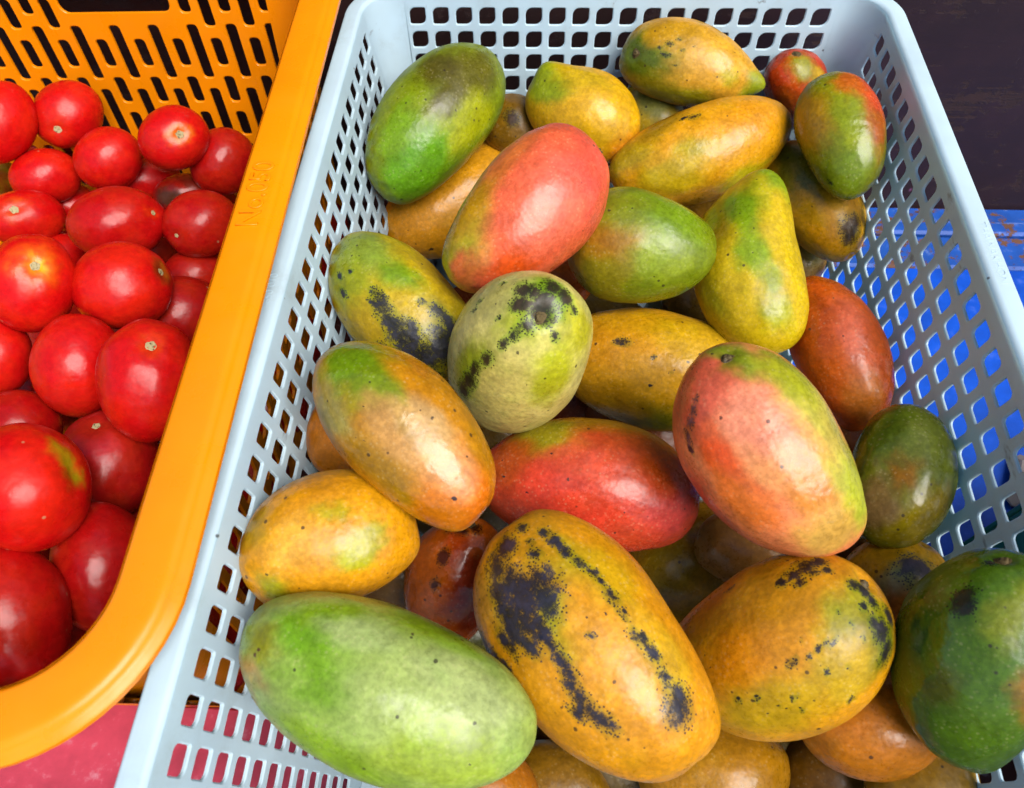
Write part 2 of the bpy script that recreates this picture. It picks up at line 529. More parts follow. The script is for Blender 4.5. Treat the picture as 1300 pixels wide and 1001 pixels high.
# ---- pale blue basket
BW, BYB, BYF, BT, BH = 0.17297, 0.0018, -0.562, 0.11682, 0.2215
D1, PX, PY = 0.01583, 0.0164, 0.01686
basket = empty("plastic_basket", (0, -.28, BENCH + .001))
tag(basket, "pale blue plastic basket with leaf shaped holes, full of mangoes", "basket")
OFF = Vector((0, .28, -(BENCH + .001)))
def leaf_cols(first, pitch, n, width, mirror):
    cols = []
    for j in range(n):
        c = first + j * pitch
        cells = []
        for k in range(12):
            hc = D1 + k * .01631
            rr = .0046 if pitch == PX else .0030; s = .0011
            rad4 = (s, rr, s, rr) if mirror else (rr, s, rr, s)
            cells.append((hc - .00815, hc + .00815, ring_hole(c, hc, width, .0057 if pitch == PX else .0053, rad4)))
        cols.append((c - pitch / 2, c + pitch / 2, cells))
    return cols
def side_cols(first, mirror):
    n = 30
    c = leaf_cols(-first - (n - 1) * PY, PY, n, .0054, mirror)
    return c
bcols = {"back": leaf_cols(-.14012, PX, 18, .0057, False), "front": leaf_cols(-.14012, PX, 18, .0057, False),
         "left": side_cols(.03338, True), "right": side_cols(.03125, False)}
rimp = [(.0002, -.0075), (0, -.0034)] + arc(.0034, -.0030, .0034, 178, 92, 5) + arc(.0104, -.0016, .0016, 88, 4, 4) \
     + [(.0123, -.0060), (.0126, -.0115), (.0112, -.0118), (.0106, -.0040), (.0030, -.0042), (.0026, -.0075)]
brim = tray(basket, BW, BYB, BYF, BT, .0243, .112, BH, .0015, 0.0, bcols, MAT["basket"], rimp, -.2285)
for ch in basket.children:
    ch.location = OFF

# ---- orange crate
CR_ANG = R(1.7)
CW, CYB, CYF, CT, CH = 0.168, 0.0105, -0.461, 0.13, 0.232
crate = empty("plastic_crate", (0, 0, BENCH + .001), CR_ANG)
tag(crate, "orange plastic crate with slotted walls and a wide rim, full of tomatoes", "crate")
CX0 = -.2085 - CW                     # world x of the crate's centre line at y = 0
crate.location = (CX0, 0, BENCH + .001)
ZR = .020 - (BENCH + .001)
def slot(c, h0, h1, hw=.0042):
    return ring_hole(c, (h0 + h1) / 2, hw, (h1 - h0) / 2, (.0030, .0030, .0030, .0030))
def slot_cols(lo, hi, handle=None):
    n = int(round((hi - lo) / .01425)); w = (hi - lo) / n
    cols = []
    for j in range(n):
        u0, u1 = lo + j * w, lo + (j + 1) * w
        c = (u0 + u1) / 2
        ln, per, st = (.0400, .0485, .0470 - .0485) if j % 2 == 0 else (.0205, .0290, .0570 - .0290)
        cells = []
        h = st
        while h + ln < .205:
            a0 = max(h, .018)
            if h + ln - a0 > .008 and not (handle and handle[0] < c < handle[1] and a0 < handle[2]):
                hb = h + ln
                cells.append((a0 - .0035, hb + .0035, slot(c, a0, hb)))
            h += per
        cols.append((u0, u1, cells))
    return cols
hlo, hhi = -.031, .062
HB = .0455
back_cols, span = [], []
for u0, u1, cells in slot_cols(-.146, .146, (hlo, hhi, HB)):
    if hlo < (u0 + u1) / 2 < hhi:
        span.append((u0, u1))
        back_cols.append((u0, u1, cells, HB - .006, CH))
    else:
        back_cols.append((u0, u1, cells))
s0, s1 = span[0][0], span[-1][1]
# the hand hole: one wide opening across the columns it spans
back_cols.append((s0, s1, [(.006, HB - .006, ring_hole((s0 + s1) / 2, .0255, (s1 - s0) / 2 - .003, .0125, (.006, .006, .006, .006)))], .001, HB - .006))
ccols = {"back": back_cols, "front": slot_cols(-.146, .146),
         "left": slot_cols(-.412, -.036), "right": slot_cols(-.412, -.036)}
orimp = [(.0006, -.0200), (0, -.0050)] + arc(.0025, -.0025, .0025, 180, 92, 5) + [(.009, .0003), (.0155, .0001)] \
      + arc(.0165, -.0050, .0050, 84, 30, 7) + [(.0222, -.0034), (.0238, -.0040), (.0246, -.0048), (.0246, -.0072), (.0232, -.0074), (.0215, -.0056), (.0160, -.0032), (.0040, -.0036), (.0034, -.0200)]
crim = tray(crate, CW, CYB, CYF, CT, .040, .08, CH, .0022, ZR, ccols, MAT["orange"], orimp, .0005)

def lettering(text, size, mat, parent, loc, rot, depth=.0003):
    cu = bpy.data.curves.new("lettering", 'FONT')
    cu.body = text; cu.size = size; cu.extrude = depth; cu.bevel_depth = depth * .6; cu.offset = -.0001
    cu.align_x = 'CENTER'; cu.align_y = 'CENTER'
    tmp = bpy.data.objects.new("lettering_source", cu)
    COL.objects.link(tmp)
    dg = bpy.context.evaluated_depsgraph_get()
    me = bpy.data.meshes.new_from_object(tmp.evaluated_get(dg))
    bpy.data.objects.remove(tmp)
    me.materials.clear(); me.materials.append(mat)
    o = bpy.data.objects.new("lettering", me)
    COL.objects.link(o)
    o.parent = parent
    o.location = loc; o.rotation_euler = rot
    return o
lettering("No.050", .0155, MAT["orange"], crim, (CW + .0105, -.222, ZR + .0003), (0, 0, R(90)), .0005)
lettering("650 010", .0060, MAT["basket"], brim, (-(BW + .0075), -.262, .0001), (0, 0, R(90)), .00015)
lettering("THAINAKHON", .0062, MAT["basket"], brim, (BW + .0068, -.228, .0001), (0, 0, R(-90)), .00015)

# ------------------------------------------------------------------ things beside the basket at the right
gc = empty("green_crate", (.42, -.43, BENCH + .003))
tag(gc, "dark green plastic crate seen through the holes at the lower right", "crate")
b = MB()
gx, gy, gh = .165, .13, .11
for s in (-1, 1):
    b.box(s * gx - .002, s * gx + .002, -gy + .0021, gy - .0021, 0.004, gh, .001)
    b.box(-gx - .002, gx + .002, s * gy - .002, s * gy + .002, 0.004, gh, .001)
b.build("wall", MAT["green"], gc)
b = MB(); b.box(-gx, gx, -gy, gy, 0, .0038, .001); b.build("base", MAT["green"], gc)
b = MB()
for s in (-1, 1):
    b.box(s * (gx + .004) - .008, s * (gx + .004) + .008, -gy - .012, gy + .012, gh + .0005, gh + .006, .002)
    b.box(-gx + .0042, gx - .0042, s * (gy + .004) - .008, s * (gy + .004) + .008, gh + .0004, gh + .0058, .002)
b.build("rim", MAT["green"], gc)
b = MB(); b.box(-.035, .055, -.022, .024, 0, .010, .004)
sl = b.build("stone_slab", MAT["grey"])
sl.location = (.338, -.258, BENCH + .0005); sl.rotation_euler = (0, 0, R(-24))
tag(sl, "small grey stone slab on the blue bench, seen through the right wall", "stone")

# ------------------------------------------------------------------ fruit
MANGOES = [
 dict(label='large green mango with brownish shoulder against the top left corner of the pale basket',
  at=(-0.1223, -0.0779, -0.0437), quat=(0.3502, -0.8177, -0.4539, 0.0524), half=(0.0632, 0.0356, 0.0321), base=(132, 146, 34),
  zones=((-0.697, 0.213, -0.685, 0.55, (108, 158, 22), 0.25), (0.472, -0.076, -0.878, 0.5, (98, 92, 22), 0.25), (0.305, -0.568, -0.764, 0.35, (84, 76, 22), 0.25), (0.09, 0.524, -0.847, 0.4, (176, 178, 44), 0.25), (-0.555, -0.392, -0.734, 0.3, (126, 160, 34), 0.25), (0.141, -0.099, -0.985, 0.25, (92, 86, 20), 0.25)),
  blots=(), bump=(), stem=None, taper=0.03, speck=0.6, blotcol=(34, 28, 38), gloss=0.55),
 dict(label='short yellow mango with a green nub, behind the pink mango',
  at=(-0.0219, -0.0639, -0.0473), quat=(0.034, 0.183, 0.8857, 0.4252), half=(0.041, 0.0287, 0.0272), base=(228, 178, 24),
  zones=((0.643, 0.407, -0.648, 0.5, (150, 165, 44), 0.25), (-0.939, -0.299, -0.169, 0.5, (222, 142, 24), 0.25), (0.101, 0.726, -0.68, 0.4, (206, 172, 40), 0.25)),
  blots=(), bump=((0.685, 0.651, -0.326, 0.2, 0.04),), stem=None, taper=-0.05, speck=0.25, blotcol=(34, 28, 38), gloss=0.45),
 dict(label='peach and green mango with a pointed green nose, topmost in the basket',
  at=(0.0483, -0.0281, -0.0333), quat=(0.4683, -0.8697, 0.1481, -0.0494), half=(0.0461, 0.0263, 0.025), base=(226, 172, 84),
  zones=((-0.662, 0.028, -0.749, 0.6, (92, 116, 28), 0.25), (-0.197, 0.8, -0.567, 0.45, (158, 150, 40), 0.25), (1, 0.018, -0.007, 0.35, (150, 165, 50), 0.25), (0.657, -0.026, -0.753, 0.22, (200, 180, 50), 0.25), (0.224, 0.782, -0.582, 0.35, (176, 165, 44), 0.25), (-0.263, -0.586, -0.766, 0.4, (196, 150, 44), 0.25)),
  blots=((-0.27, -0.341, -0.9, 0.05), (-0.16, -0.494, -0.854, 0.03), (-0.277, -0.08, -0.958, 0.045), (-0.068, -0.271, -0.96, 0.025), (-0.385, -0.205, -0.9, 0.03), (-0.114, 0.098, -0.989, 0.02), (0.061, -0.432, -0.9, 0.015)), bump=((1, -0.029, -0.009, 0.2, 0.05),), stem=(-0.742, 0.019, -0.671), taper=-0.08, speck=0.45, blotcol=(34, 28, 38), gloss=0.5),
 dict(label='small red and green mango squeezed behind the olive mango at the right end',
  at=(0.1292, -0.0232, -0.0515), quat=(0.3612, -0.3172, -0.6375, -0.6021), half=(0.0269, 0.0211, 0.02), base=(196, 78, 40),
  zones=((0.75, 0.414, -0.516, 0.45, (150, 150, 36), 0.25), (0.242, 0.713, -0.658, 0.3, (196, 160, 70), 0.25), (0.763, -0.459, -0.454, 0.5, (204, 80, 48), 0.25), (0.049, -0.433, -0.9, 0.5, (200, 100, 34), 0.25)),
  blots=(), bump=(), stem=(0.905, 0.419, -0.069), taper=0, speck=0.3, blotcol=(34, 28, 38), gloss=0.5),
 dict(label='olive mango with red upper shoulder leaning on the right basket wall',
  at=(0.1391, -0.1026, -0.0308), quat=(0.0503, 0.6427, 0.7009, 0.3053), half=(0.042, 0.026, 0.0234), base=(146, 148, 44),
  zones=((0.326, 0.853, -0.407, 0.55, (206, 84, 62), 0.25), (0.546, 0.473, -0.691, 0.35, (206, 110, 60), 0.25), (0.239, -0.592, -0.769, 0.5, (186, 140, 40), 0.25), (-0.794, -0.034, -0.607, 0.55, (120, 140, 34), 0.25), (-0.06, 0.284, -0.957, 0.35, (150, 160, 60), 0.25), (-0.329, 0.795, -0.51, 0.3, (168, 90, 44), 0.25)),
  blots=((-0.75, -0.526, -0.4, 0.05), (-0.156, -0.353, -0.923, 0.02)), bump=(), stem=None, taper=0.12, speck=0.35, blotcol=(34, 28, 38), gloss=0.7),
 dict(label='long yellow mango lying aslant beneath the topmost peach and green one',
  at=(0.0585, -0.0881, -0.0588), quat=(0.3749, -0.9079, -0.1854, -0.0271), half=(0.0619, 0.0319, 0.0303), base=(228, 166, 44),
  zones=((-0.197, -0.188, -0.962, 0.25, (190, 172, 44), 0.25), (0.33, 0.702, -0.631, 0.3, (196, 184, 60), 0.25), (-0.503, 0.218, -0.837, 0.4, (200, 172, 50), 0.25), (0.528, -0.279, -0.802, 0.4, (230, 160, 40), 0.25), (-0.791, -0.431, -0.434, 0.35, (190, 160, 44), 0.25), (-0.382, -0.798, -0.466, 0.25, (180, 140, 36), 0.25)),
  blots=((-0.045, -0.764, -0.644, 0.05), (-0.157, -0.784, -0.6, 0.03), (0.276, 0.077, -0.958, 0.015)), bump=(), stem=None, taper=0.02, speck=0.3, blotcol=(34, 28, 38), gloss=0.5),
 dict(label='yellow mango with a brown bruise at its tip, below the olive mango at right',
  at=(0.1366, -0.1099, -0.0783), quat=(0.3425, -0.7828, 0.512, -0.0883), half=(0.0478, 0.0254, 0.0242), base=(218, 166, 28),
  zones=((-0.367, -0.064, -0.928, 0.6, (96, 104, 26), 0.25), (0.684, 0.144, -0.716, 0.4, (222, 160, 30), 0.25), (0.213, 0.124, -0.969, 0.3, (196, 150, 36), 0.25), (0.547, -0.625, -0.557, 0.3, (206, 150, 30), 0.25)),
  blots=((0.743, -0.307, -0.595, 0.2), (0.672, -0.467, -0.574, 0.12)), bump=(), stem=None, taper=0, speck=0.4, blotcol=(70, 44, 18), gloss=0.5),
 dict(label='orange yellow mango partly under the pink mango and the large green mango',
  at=(-0.1072, -0.0776, -0.1128), quat=(0.0453, 0.3128, -0.8773, -0.3612), half=(0.0695, 0.0359, 0.0341), base=(232, 164, 34),
  zones=((0.792, -0.051, -0.609, 0.5, (216, 150, 40), 0.25), (-0.14, 0.482, -0.865, 0.4, (222, 160, 30), 0.25)),
  blots=((0.659, -0.492, -0.569, 0.035), (0.76, 0.053, -0.648, 0.02), (0.677, -0.153, -0.719, 0.018), (0.776, -0.248, -0.579, 0.015)), bump=(), stem=None, taper=0.02, speck=0.3, blotcol=(34, 28, 38), gloss=0.5),
 dict(label='smooth pink mango with a green left side in the upper middle of the pile',
  at=(-0.0543, -0.196, -0.0096), quat=(0.29, -0.8484, -0.4429, -0.0066), half=(0.056, 0.0347, 0.0295), base=(232, 112, 84),
  zones=((-0.818, -0.52, -0.244, 0.6, (158, 160, 52), 0.25), (-0.372, -0.866, -0.335, 0.5, (196, 150, 60), 0.25), (0.219, -0.894, -0.392, 0.4, (226, 130, 80), 0.25), (-0.549, 0.416, -0.726, 0.35, (218, 94, 52), 0.25), (0.464, 0.36, -0.81, 0.6, (240, 108, 92), 0.25), (-0.076, 0.342, -0.937, 0.4, (238, 122, 96), 0.25), (-0.913, -0.124, -0.388, 0.25, (206, 110, 70), 0.25)),
  blots=(), bump=(), stem=(0.947, 0.199, -0.251), taper=0.1, speck=0.12, blotcol=(34, 28, 38), gloss=0.6),
 dict(label='green egg shaped mango with a brown left side, right of the pink mango',
  at=(0.011, -0.1889, -0.0433), quat=(0.0256, 0.1164, 0.9216, 0.3693), half=(0.0447, 0.0344, 0.0309), base=(128, 142, 48),
  zones=((0.768, -0.038, -0.64, 0.75, (176, 120, 46), 0.25), (0.411, -0.526, -0.744, 0.4, (150, 140, 50), 0.25), (-0.317, -0.114, -0.942, 0.4, (152, 166, 70), 0.25), (-0.265, 0.634, -0.727, 0.5, (126, 152, 40), 0.25), (0.371, 0.585, -0.721, 0.4, (130, 138, 46), 0.25)),
  blots=(), bump=(), stem=None, taper=0.14, speck=0.3, blotcol=(34, 28, 38), gloss=0.55),
 dict(label='yellow mango with green streaks and a blunt beak pointing to the back',
  at=(0.0781, -0.1929, -0.0592), quat=(0.015, 0.6416, 0.7266, 0.2454), half=(0.0532, 0.0321, 0.0289), base=(218, 188, 62),
  zones=((0.62, 0.133, -0.773, 0.35, (130, 162, 40), 0.25), (0.757, 0.614, -0.221, 0.3, (140, 165, 50), 0.25), (0.109, 0.176, -0.978, 0.28, (140, 166, 40), 0.25), (-0.232, 0.385, -0.893, 0.2, (160, 170, 50), 0.25), (0.358, -0.446, -0.82, 0.3, (206, 172, 64), 0.25), (-0.356, -0.708, -0.61, 0.3, (176, 168, 60), 0.25), (-0.67, 0.285, -0.685, 0.3, (176, 176, 50), 0.25), (-0.747, -0.587, -0.314, 0.4, (196, 172, 50), 0.25), (0.711, -0.43, -0.557, 0.25, (150, 160, 56), 0.25)),
  blots=(), bump=((0.707, 0.672, -0.221, 0.36, 0.09), (0.616, -0.373, -0.693, -0.16, 0.09), (0.211, 0.931, -0.298, -0.05, 0.05)), stem=None, taper=-0.02, speck=0.35, blotcol=(34, 28, 38), gloss=0.5),
 dict(label='little of a pale pinkish mango showing behind the beaked yellow one',
  at=(0.1376, -0.114, -0.129), quat=(0.1885, -0.743, 0.6052, -0.215), half=(0.0282, 0.0224, 0.0213), base=(196, 150, 92),
  zones=((0.472, -0.566, -0.675, 0.5, (180, 160, 90), 0.25),),
  blots=(), bump=(), stem=None, taper=0, speck=0.3, blotcol=(34, 28, 38), gloss=0.5),
 dict(label='orange red mango at the right, behind the large red and green one',
  at=(0.132, -0.2314, -0.0821), quat=(0.0813, 0.5715, 0.7651, 0.2855), half=(0.0489, 0.0259, 0.0246), base=(212, 104, 44),
  zones=((0.029, 0.432, -0.901, 0.45, (216, 112, 84), 0.25), (-0.399, -0.302, -0.866, 0.4, (206, 104, 56), 0.25), (0.406, -0.169, -0.898, 0.4, (176, 84, 30), 0.25), (-0.769, 0.054, -0.636, 0.4, (216, 130, 70), 0.25), (-0.236, 0.829, -0.506, 0.3, (204, 96, 34), 0.25)),
  blots=(), bump=(), stem=None, taper=0, speck=0.4, blotcol=(34, 28, 38), gloss=0.6),
 dict(label='yellow green mango with dark blue black patches by the left wall',
  at=(-0.1256, -0.232, -0.052), quat=(0.0692, -0.3372, -0.9124, -0.2216), half=(0.0531, 0.0319, 0.0287), base=(196, 172, 56),
  zones=((0.696, 0.183, -0.694, 0.5, (140, 158, 74), 0.25), (0.155, 0.406, -0.901, 0.28, (130, 160, 36), 0.25), (0.494, -0.335, -0.802, 0.4, (150, 156, 50), 0.25), (-0.141, 0.877, -0.46, 0.4, (196, 164, 44), 0.25), (-0.173, 0.14, -0.975, 0.3, (206, 176, 60), 0.25), (-0.06, -0.618, -0.784, 0.35, (190, 160, 40), 0.25)),
  blots=((0.094, -0.093, -0.991, 0.1), (-0.03, -0.198, -0.98, 0.13), (-0.197, -0.269, -0.943, 0.15), (-0.383, -0.305, -0.872, 0.18), (-0.617, -0.329, -0.715, 0.24), (-0.6, -0.679, -0.424, 0.25), (-0.375, -0.752, -0.542, 0.18), (-0.446, 0.402, -0.8, 0.1), (-0.581, 0.382, -0.719, 0.1), (-0.715, 0.285, -0.639, 0.12), (-0.346, -0.102, -0.933, 0.1), (-0.244, 0.352, -0.904, 0.04), (0.11, -0.254, -0.961, 0.05), (0.448, -0.476, -0.757, 0.05), (0.608, -0.329, -0.723, 0.04), (0.543, -0.137, -0.829, 0.03), (-0.713, -0.002, -0.701, 0.2)), bump=(), stem=None, taper=0.04, speck=0.55, blotcol=(32, 34, 52), gloss=0.5),
 dict(label='pale yellow green mango with a dark stem scar facing the camera',
  at=(-0.0563, -0.2798, -0.0292), quat=(0.4664, -0.6545, -0.3297, -0.4955), half=(0.0578, 0.0357, 0.0321), base=(226, 212, 136),
  zones=((0.984, -0.06, -0.17, 0.4, (150, 172, 44), 0.25), (0.838, 0.525, -0.15, 0.35, (190, 184, 70), 0.25), (0.219, -0.455, -0.863, 0.4, (160, 170, 60), 0.25), (0.835, -0.181, -0.519, 0.3, (176, 180, 76), 0.25), (0.517, 0.509, -0.688, 0.35, (186, 186, 66), 0.25), (0.222, 0.066, -0.973, 0.4, (230, 212, 130), 0.25), (0.825, -0.526, -0.207, 0.3, (190, 180, 110), 0.25)),
  blots=((0.96, -0.04, -0.278, 0.18), (0.944, -0.289, -0.158, 0.12), (0.999, -0.03, 0.023, 0.12), (0.989, 0.148, 0.015, 0.1), (0.893, -0.274, -0.357, 0.09), (0.84, -0.089, -0.535, 0.09), (0.747, -0.142, -0.649, 0.065), (0.642, -0.202, -0.739, 0.055), (0.453, -0.305, -0.838, 0.065), (0.274, -0.386, -0.881, 0.07), (0.103, -0.386, -0.917, 0.1), (-0.106, -0.437, -0.893, 0.09), (0.916, -0.071, -0.395, 0.1), (0.623, -0.746, -0.236, 0.03), (0.569, -0.754, -0.328, 0.03), (0.804, -0.595, -0.012, 0.03), (0.75, -0.427, -0.505, 0.025), (0.939, 0.342, -0.035, 0.05), (0.832, 0.302, -0.465, 0.05)), bump=(), stem=(0.93, 0.011, -0.368), taper=0, speck=0.5, blotcol=(50, 34, 26), gloss=0.5),
 dict(label='yellow mango with one round black spot in the middle of the pile',
  at=(0.0264, -0.2351, -0.1018), quat=(0.0355, 0.073, 0.9521, 0.2947), half=(0.0643, 0.0373, 0.0336), base=(222, 166, 34),
  zones=((-0.051, -0.82, -0.57, 0.4, (120, 120, 36), 0.25), (0.329, -0.701, -0.633, 0.4, (190, 140, 34), 0.25), (-0.421, 0.574, -0.702, 0.5, (216, 172, 50), 0.25), (0.555, 0.204, -0.807, 0.4, (220, 156, 28), 0.25)),
  blots=((0.334, 0.345, -0.877, 0.055), (0.049, 0.202, -0.978, 0.015), (0.033, -0.291, -0.956, 0.02), (-0.341, -0.193, -0.92, 0.03), (-0.145, 0.004, -0.989, 0.012)), bump=(), stem=None, taper=0, speck=0.5, blotcol=(34, 28, 38), gloss=0.5),
 dict(label='shiny brownish orange mango with a green upper end beside the left wall',
  at=(-0.1046, -0.3353, -0.0103), quat=(0.0716, -0.3466, -0.9228, -0.1522), half=(0.0519, 0.0293, 0.0264), base=(196, 136, 58),
  zones=((0.689, 0.12, -0.714, 0.5, (118, 152, 32), 0.25), (0.273, 0.045, -0.961, 0.32, (124, 142, 36), 0.25), (-0.887, -0.062, -0.458, 0.5, (224, 124, 46), 0.25), (-0.502, 0.027, -0.864, 0.4, (224, 160, 108), 0.25), (-0.101, -0.199, -0.975, 0.35, (200, 152, 96), 0.25), (-0.071, -0.681, -0.729, 0.35, (160, 120, 40), 0.25), (-0.235, 0.27, -0.934, 0.3, (204, 164, 110), 0.25), (0.539, -0.563, -0.627, 0.3, (150, 140, 80), 0.25), (-0.745, -0.459, -0.483, 0.35, (204, 122, 40), 0.25)),
  blots=((-0.761, -0.193, -0.62, 0.03), (-0.241, -0.969, -0.06, 0.02), (0.089, -0.499, -0.862, 0.015)), bump=(), stem=None, taper=0.06, speck=0.4, blotcol=(34, 28, 38), gloss=0.95),
 dict(label='red mango lying on its side with a green upper edge, centre of the pile',
  at=(-0.0173, -0.3246, -0.0856), quat=(0.0145, 0.0697, 0.9747, 0.2118), half=(0.0599, 0.0362, 0.0326), base=(210, 86, 64),
  zones=((0.45, 0.668, -0.593, 0.45, (150, 142, 40), 0.25), (-0.156, 0.944, -0.29, 0.4, (170, 130, 44), 0.25), (0.755, 0.213, -0.62, 0.35, (190, 90, 40), 0.25), (-0.758, -0.216, -0.616, 0.35, (206, 84, 78), 0.25), (0.142, -0.296, -0.944, 0.5, (216, 80, 66), 0.25), (-0.454, 0.538, -0.71, 0.4, (196, 90, 44), 0.25), (-0.077, 0.205, -0.976, 0.4, (214, 92, 70), 0.25)),
  blots=((0.49, -0.229, -0.841, 0.02), (0.344, 0.373, -0.862, 0.02), (0.722, -0.067, -0.688, 0.015), (-0.337, 0.278, -0.9, 0.012)), bump=(), stem=None, taper=0, speck=0.6, blotcol=(34, 28, 38), gloss=0.6),
 dict(label='large red and orange mango with a green stem end on top of the pile',
  at=(0.0597, -0.3351, -0.0191), quat=(0.0376, -0.442, -0.843, -0.3041), half=(0.0532, 0.0354, 0.0301), base=(240, 146, 104),
  zones=((0.806, 0.282, -0.52, 0.34, (128, 146, 44), 0.25), (-0.553, 0.694, -0.461, 0.5, (186, 192, 84), 0.25), (0.146, 0.852, -0.503, 0.42, (204, 190, 100), 0.25), (0.526, 0.719, -0.455, 0.35, (170, 172, 70), 0.25), (0.724, -0.427, -0.541, 0.38, (214, 92, 74), 0.25), (0.685, -0.085, -0.724, 0.3, (226, 112, 90), 0.25), (0.174, -0.476, -0.862, 0.3, (238, 100, 46), 0.25), (-0.187, -0.533, -0.826, 0.3, (236, 132, 78), 0.25), (-0.339, 0.135, -0.931, 0.28, (214, 136, 36), 0.25), (0.017, 0.056, -0.998, 0.3, (240, 164, 110), 0.25), (-0.774, 0.051, -0.631, 0.35, (214, 170, 96), 0.25), (0.346, 0.15, -0.926, 0.3, (238, 150, 120), 0.25), (-0.066, -0.959, -0.277, 0.3, (230, 110, 84), 0.25)),
  blots=((0.711, -0.31, -0.63, 0.03), (0.644, -0.419, -0.64, 0.045), (0.575, -0.53, -0.623, 0.05), (0.509, -0.651, -0.563, 0.05), (0.415, -0.707, -0.573, 0.04)), bump=(), stem=(0.868, 0.224, -0.443), taper=0.08, speck=0.35, blotcol=(104, 58, 62), gloss=0.55),
 dict(label='dark olive green mango with a dent against the right basket wall',
  at=(0.1414, -0.3212, -0.0667), quat=(0.0385, 0.8112, 0.5506, 0.1933), half=(0.0382, 0.0248, 0.0223), base=(104, 112, 40),
  zones=((-0.782, 0.353, -0.514, 0.5, (150, 130, 40), 0.25), (-0.001, 0.069, -0.998, 0.3, (150, 104, 44), 0.25), (0.359, 0.167, -0.918, 0.35, (116, 124, 60), 0.25), (0.448, -0.497, -0.743, 0.4, (84, 100, 30), 0.25), (-0.442, 0.724, -0.529, 0.35, (128, 110, 36), 0.25), (-0.574, -0.292, -0.765, 0.4, (140, 112, 70), 0.25)),
  blots=(), bump=((-0.047, -0.195, -0.98, -0.12, 0.05),), stem=None, taper=0, speck=0.4, blotcol=(34, 28, 38), gloss=0.8),
 dict(label='orange yellow mango with green patches wedged in the lower left of the basket',
  at=(-0.1366, -0.3797, -0.0332), quat=(0.0758, 0.141, -0.9689, -0.1887), half=(0.0399, 0.0302, 0.0272), base=(232, 166, 56),
  zones=((-0.312, -0.282, -0.907, 0.25, (176, 176, 40), 0.25), (-0.492, -0.17, -0.854, 0.2, (186, 176, 40), 0.25), (-0.112, 0.382, -0.917, 0.16, (186, 170, 40), 0.25), (0.618, -0.421, -0.664, 0.22, (164, 160, 50), 0.25), (0.739, 0.404, -0.539, 0.3, (196, 156, 50), 0.25), (0.023, 0.767, -0.641, 0.4, (230, 160, 44), 0.25), (0.33, 0.07, -0.941, 0.3, (238, 180, 92), 0.25), (-0.63, -0.681, -0.373, 0.4, (226, 160, 60), 0.25)),
  blots=(), bump=(), stem=None, taper=0.02, speck=0.25, blotcol=(34, 28, 38), gloss=0.5),
 dict(label='dark reddish orange mango half hidden below the shiny brownish one',
  at=(-0.0886, -0.3692, -0.1179), quat=(0.276, -0.7637, -0.5445, -0.2098), half=(0.0373, 0.0271, 0.0258), base=(202, 104, 36),
  zones=((0.317, 0.34, -0.885, 0.4, (166, 62, 40), 0.25), (0.718, -0.209, -0.664, 0.25, (196, 84, 36), 0.25), (0.153, -0.571, -0.806, 0.4, (190, 100, 30), 0.25), (-0.085, 0.529, -0.844, 0.5, (130, 44, 30), 0.25)),
  blots=((0.512, -0.352, -0.784, 0.09), (0.13, -0.289, -0.948, 0.08), (0.877, -0.221, -0.427, 0.1), (0.944, 0.015, -0.33, 0.1), (0.851, -0.405, -0.335, 0.1)), bump=(), stem=(0.961, -0.12, -0.251), taper=0, speck=0.7, blotcol=(70, 26, 18), gloss=0.8),
 dict(label='largest green mango at the near left of the basket, front row',
  at=(-0.1018, -0.4414, -0.03), quat=(0.0469, -0.1336, -0.9885, -0.0526), half=(0.0617, 0.0324, 0.0276), base=(160, 180, 100),
  zones=((0.532, 0.26, -0.806, 0.28, (124, 166, 34), 0.25), (0.306, -0.191, -0.933, 0.3, (124, 164, 40), 0.25), (0.361, 0.619, -0.697, 0.25, (140, 172, 50), 0.25), (-0.232, 0.828, -0.51, 0.3, (140, 172, 44), 0.25), (0.172, 0.536, -0.826, 0.25, (174, 190, 124), 0.25), (-0.553, 0.273, -0.787, 0.45, (184, 196, 130), 0.25), (0.775, -0.471, -0.422, 0.25, (186, 140, 92), 0.25), (0.638, -0.654, -0.407, 0.3, (150, 170, 110), 0.25), (0.802, -0.036, -0.597, 0.2, (150, 150, 50), 0.25), (-0.144, -0.165, -0.976, 0.4, (174, 190, 116), 0.25), (0.135, -0.856, -0.499, 0.4, (140, 170, 60), 0.25), (-0.493, -0.452, -0.744, 0.4, (160, 178, 80), 0.25)),
  blots=((0.787, -0.084, -0.611, 0.025), (0.802, -0.147, -0.579, 0.02)), bump=(), stem=None, taper=0.02, speck=0.25, blotcol=(110, 60, 34), gloss=0.5),
 dict(label='orange yellow mango with big blue black blotches, front middle of the basket',
  at=(-0.0186, -0.4156, -0.045), quat=(0.0089, 0.4075, 0.9073, 0.1036), half=(0.0624, 0.0395, 0.0336), base=(228, 160, 52),
  zones=((0.5, 0.404, -0.766, 0.25, (190, 164, 36), 0.25), (0.148, -0.064, -0.987, 0.2, (190, 170, 40), 0.25), (0.183, 0.616, -0.766, 0.3, (214, 172, 44), 0.25), (-0.243, 0.105, -0.964, 0.35, (232, 166, 78), 0.25), (0.14, -0.738, -0.661, 0.3, (222, 156, 44), 0.25), (-0.395, 0.514, -0.762, 0.3, (222, 176, 44), 0.25), (0.698, 0.327, -0.637, 0.25, (206, 150, 40), 0.25), (0.606, -0.52, -0.602, 0.3, (214, 160, 80), 0.25), (-0.57, -0.267, -0.777, 0.4, (226, 158, 50), 0.25)),
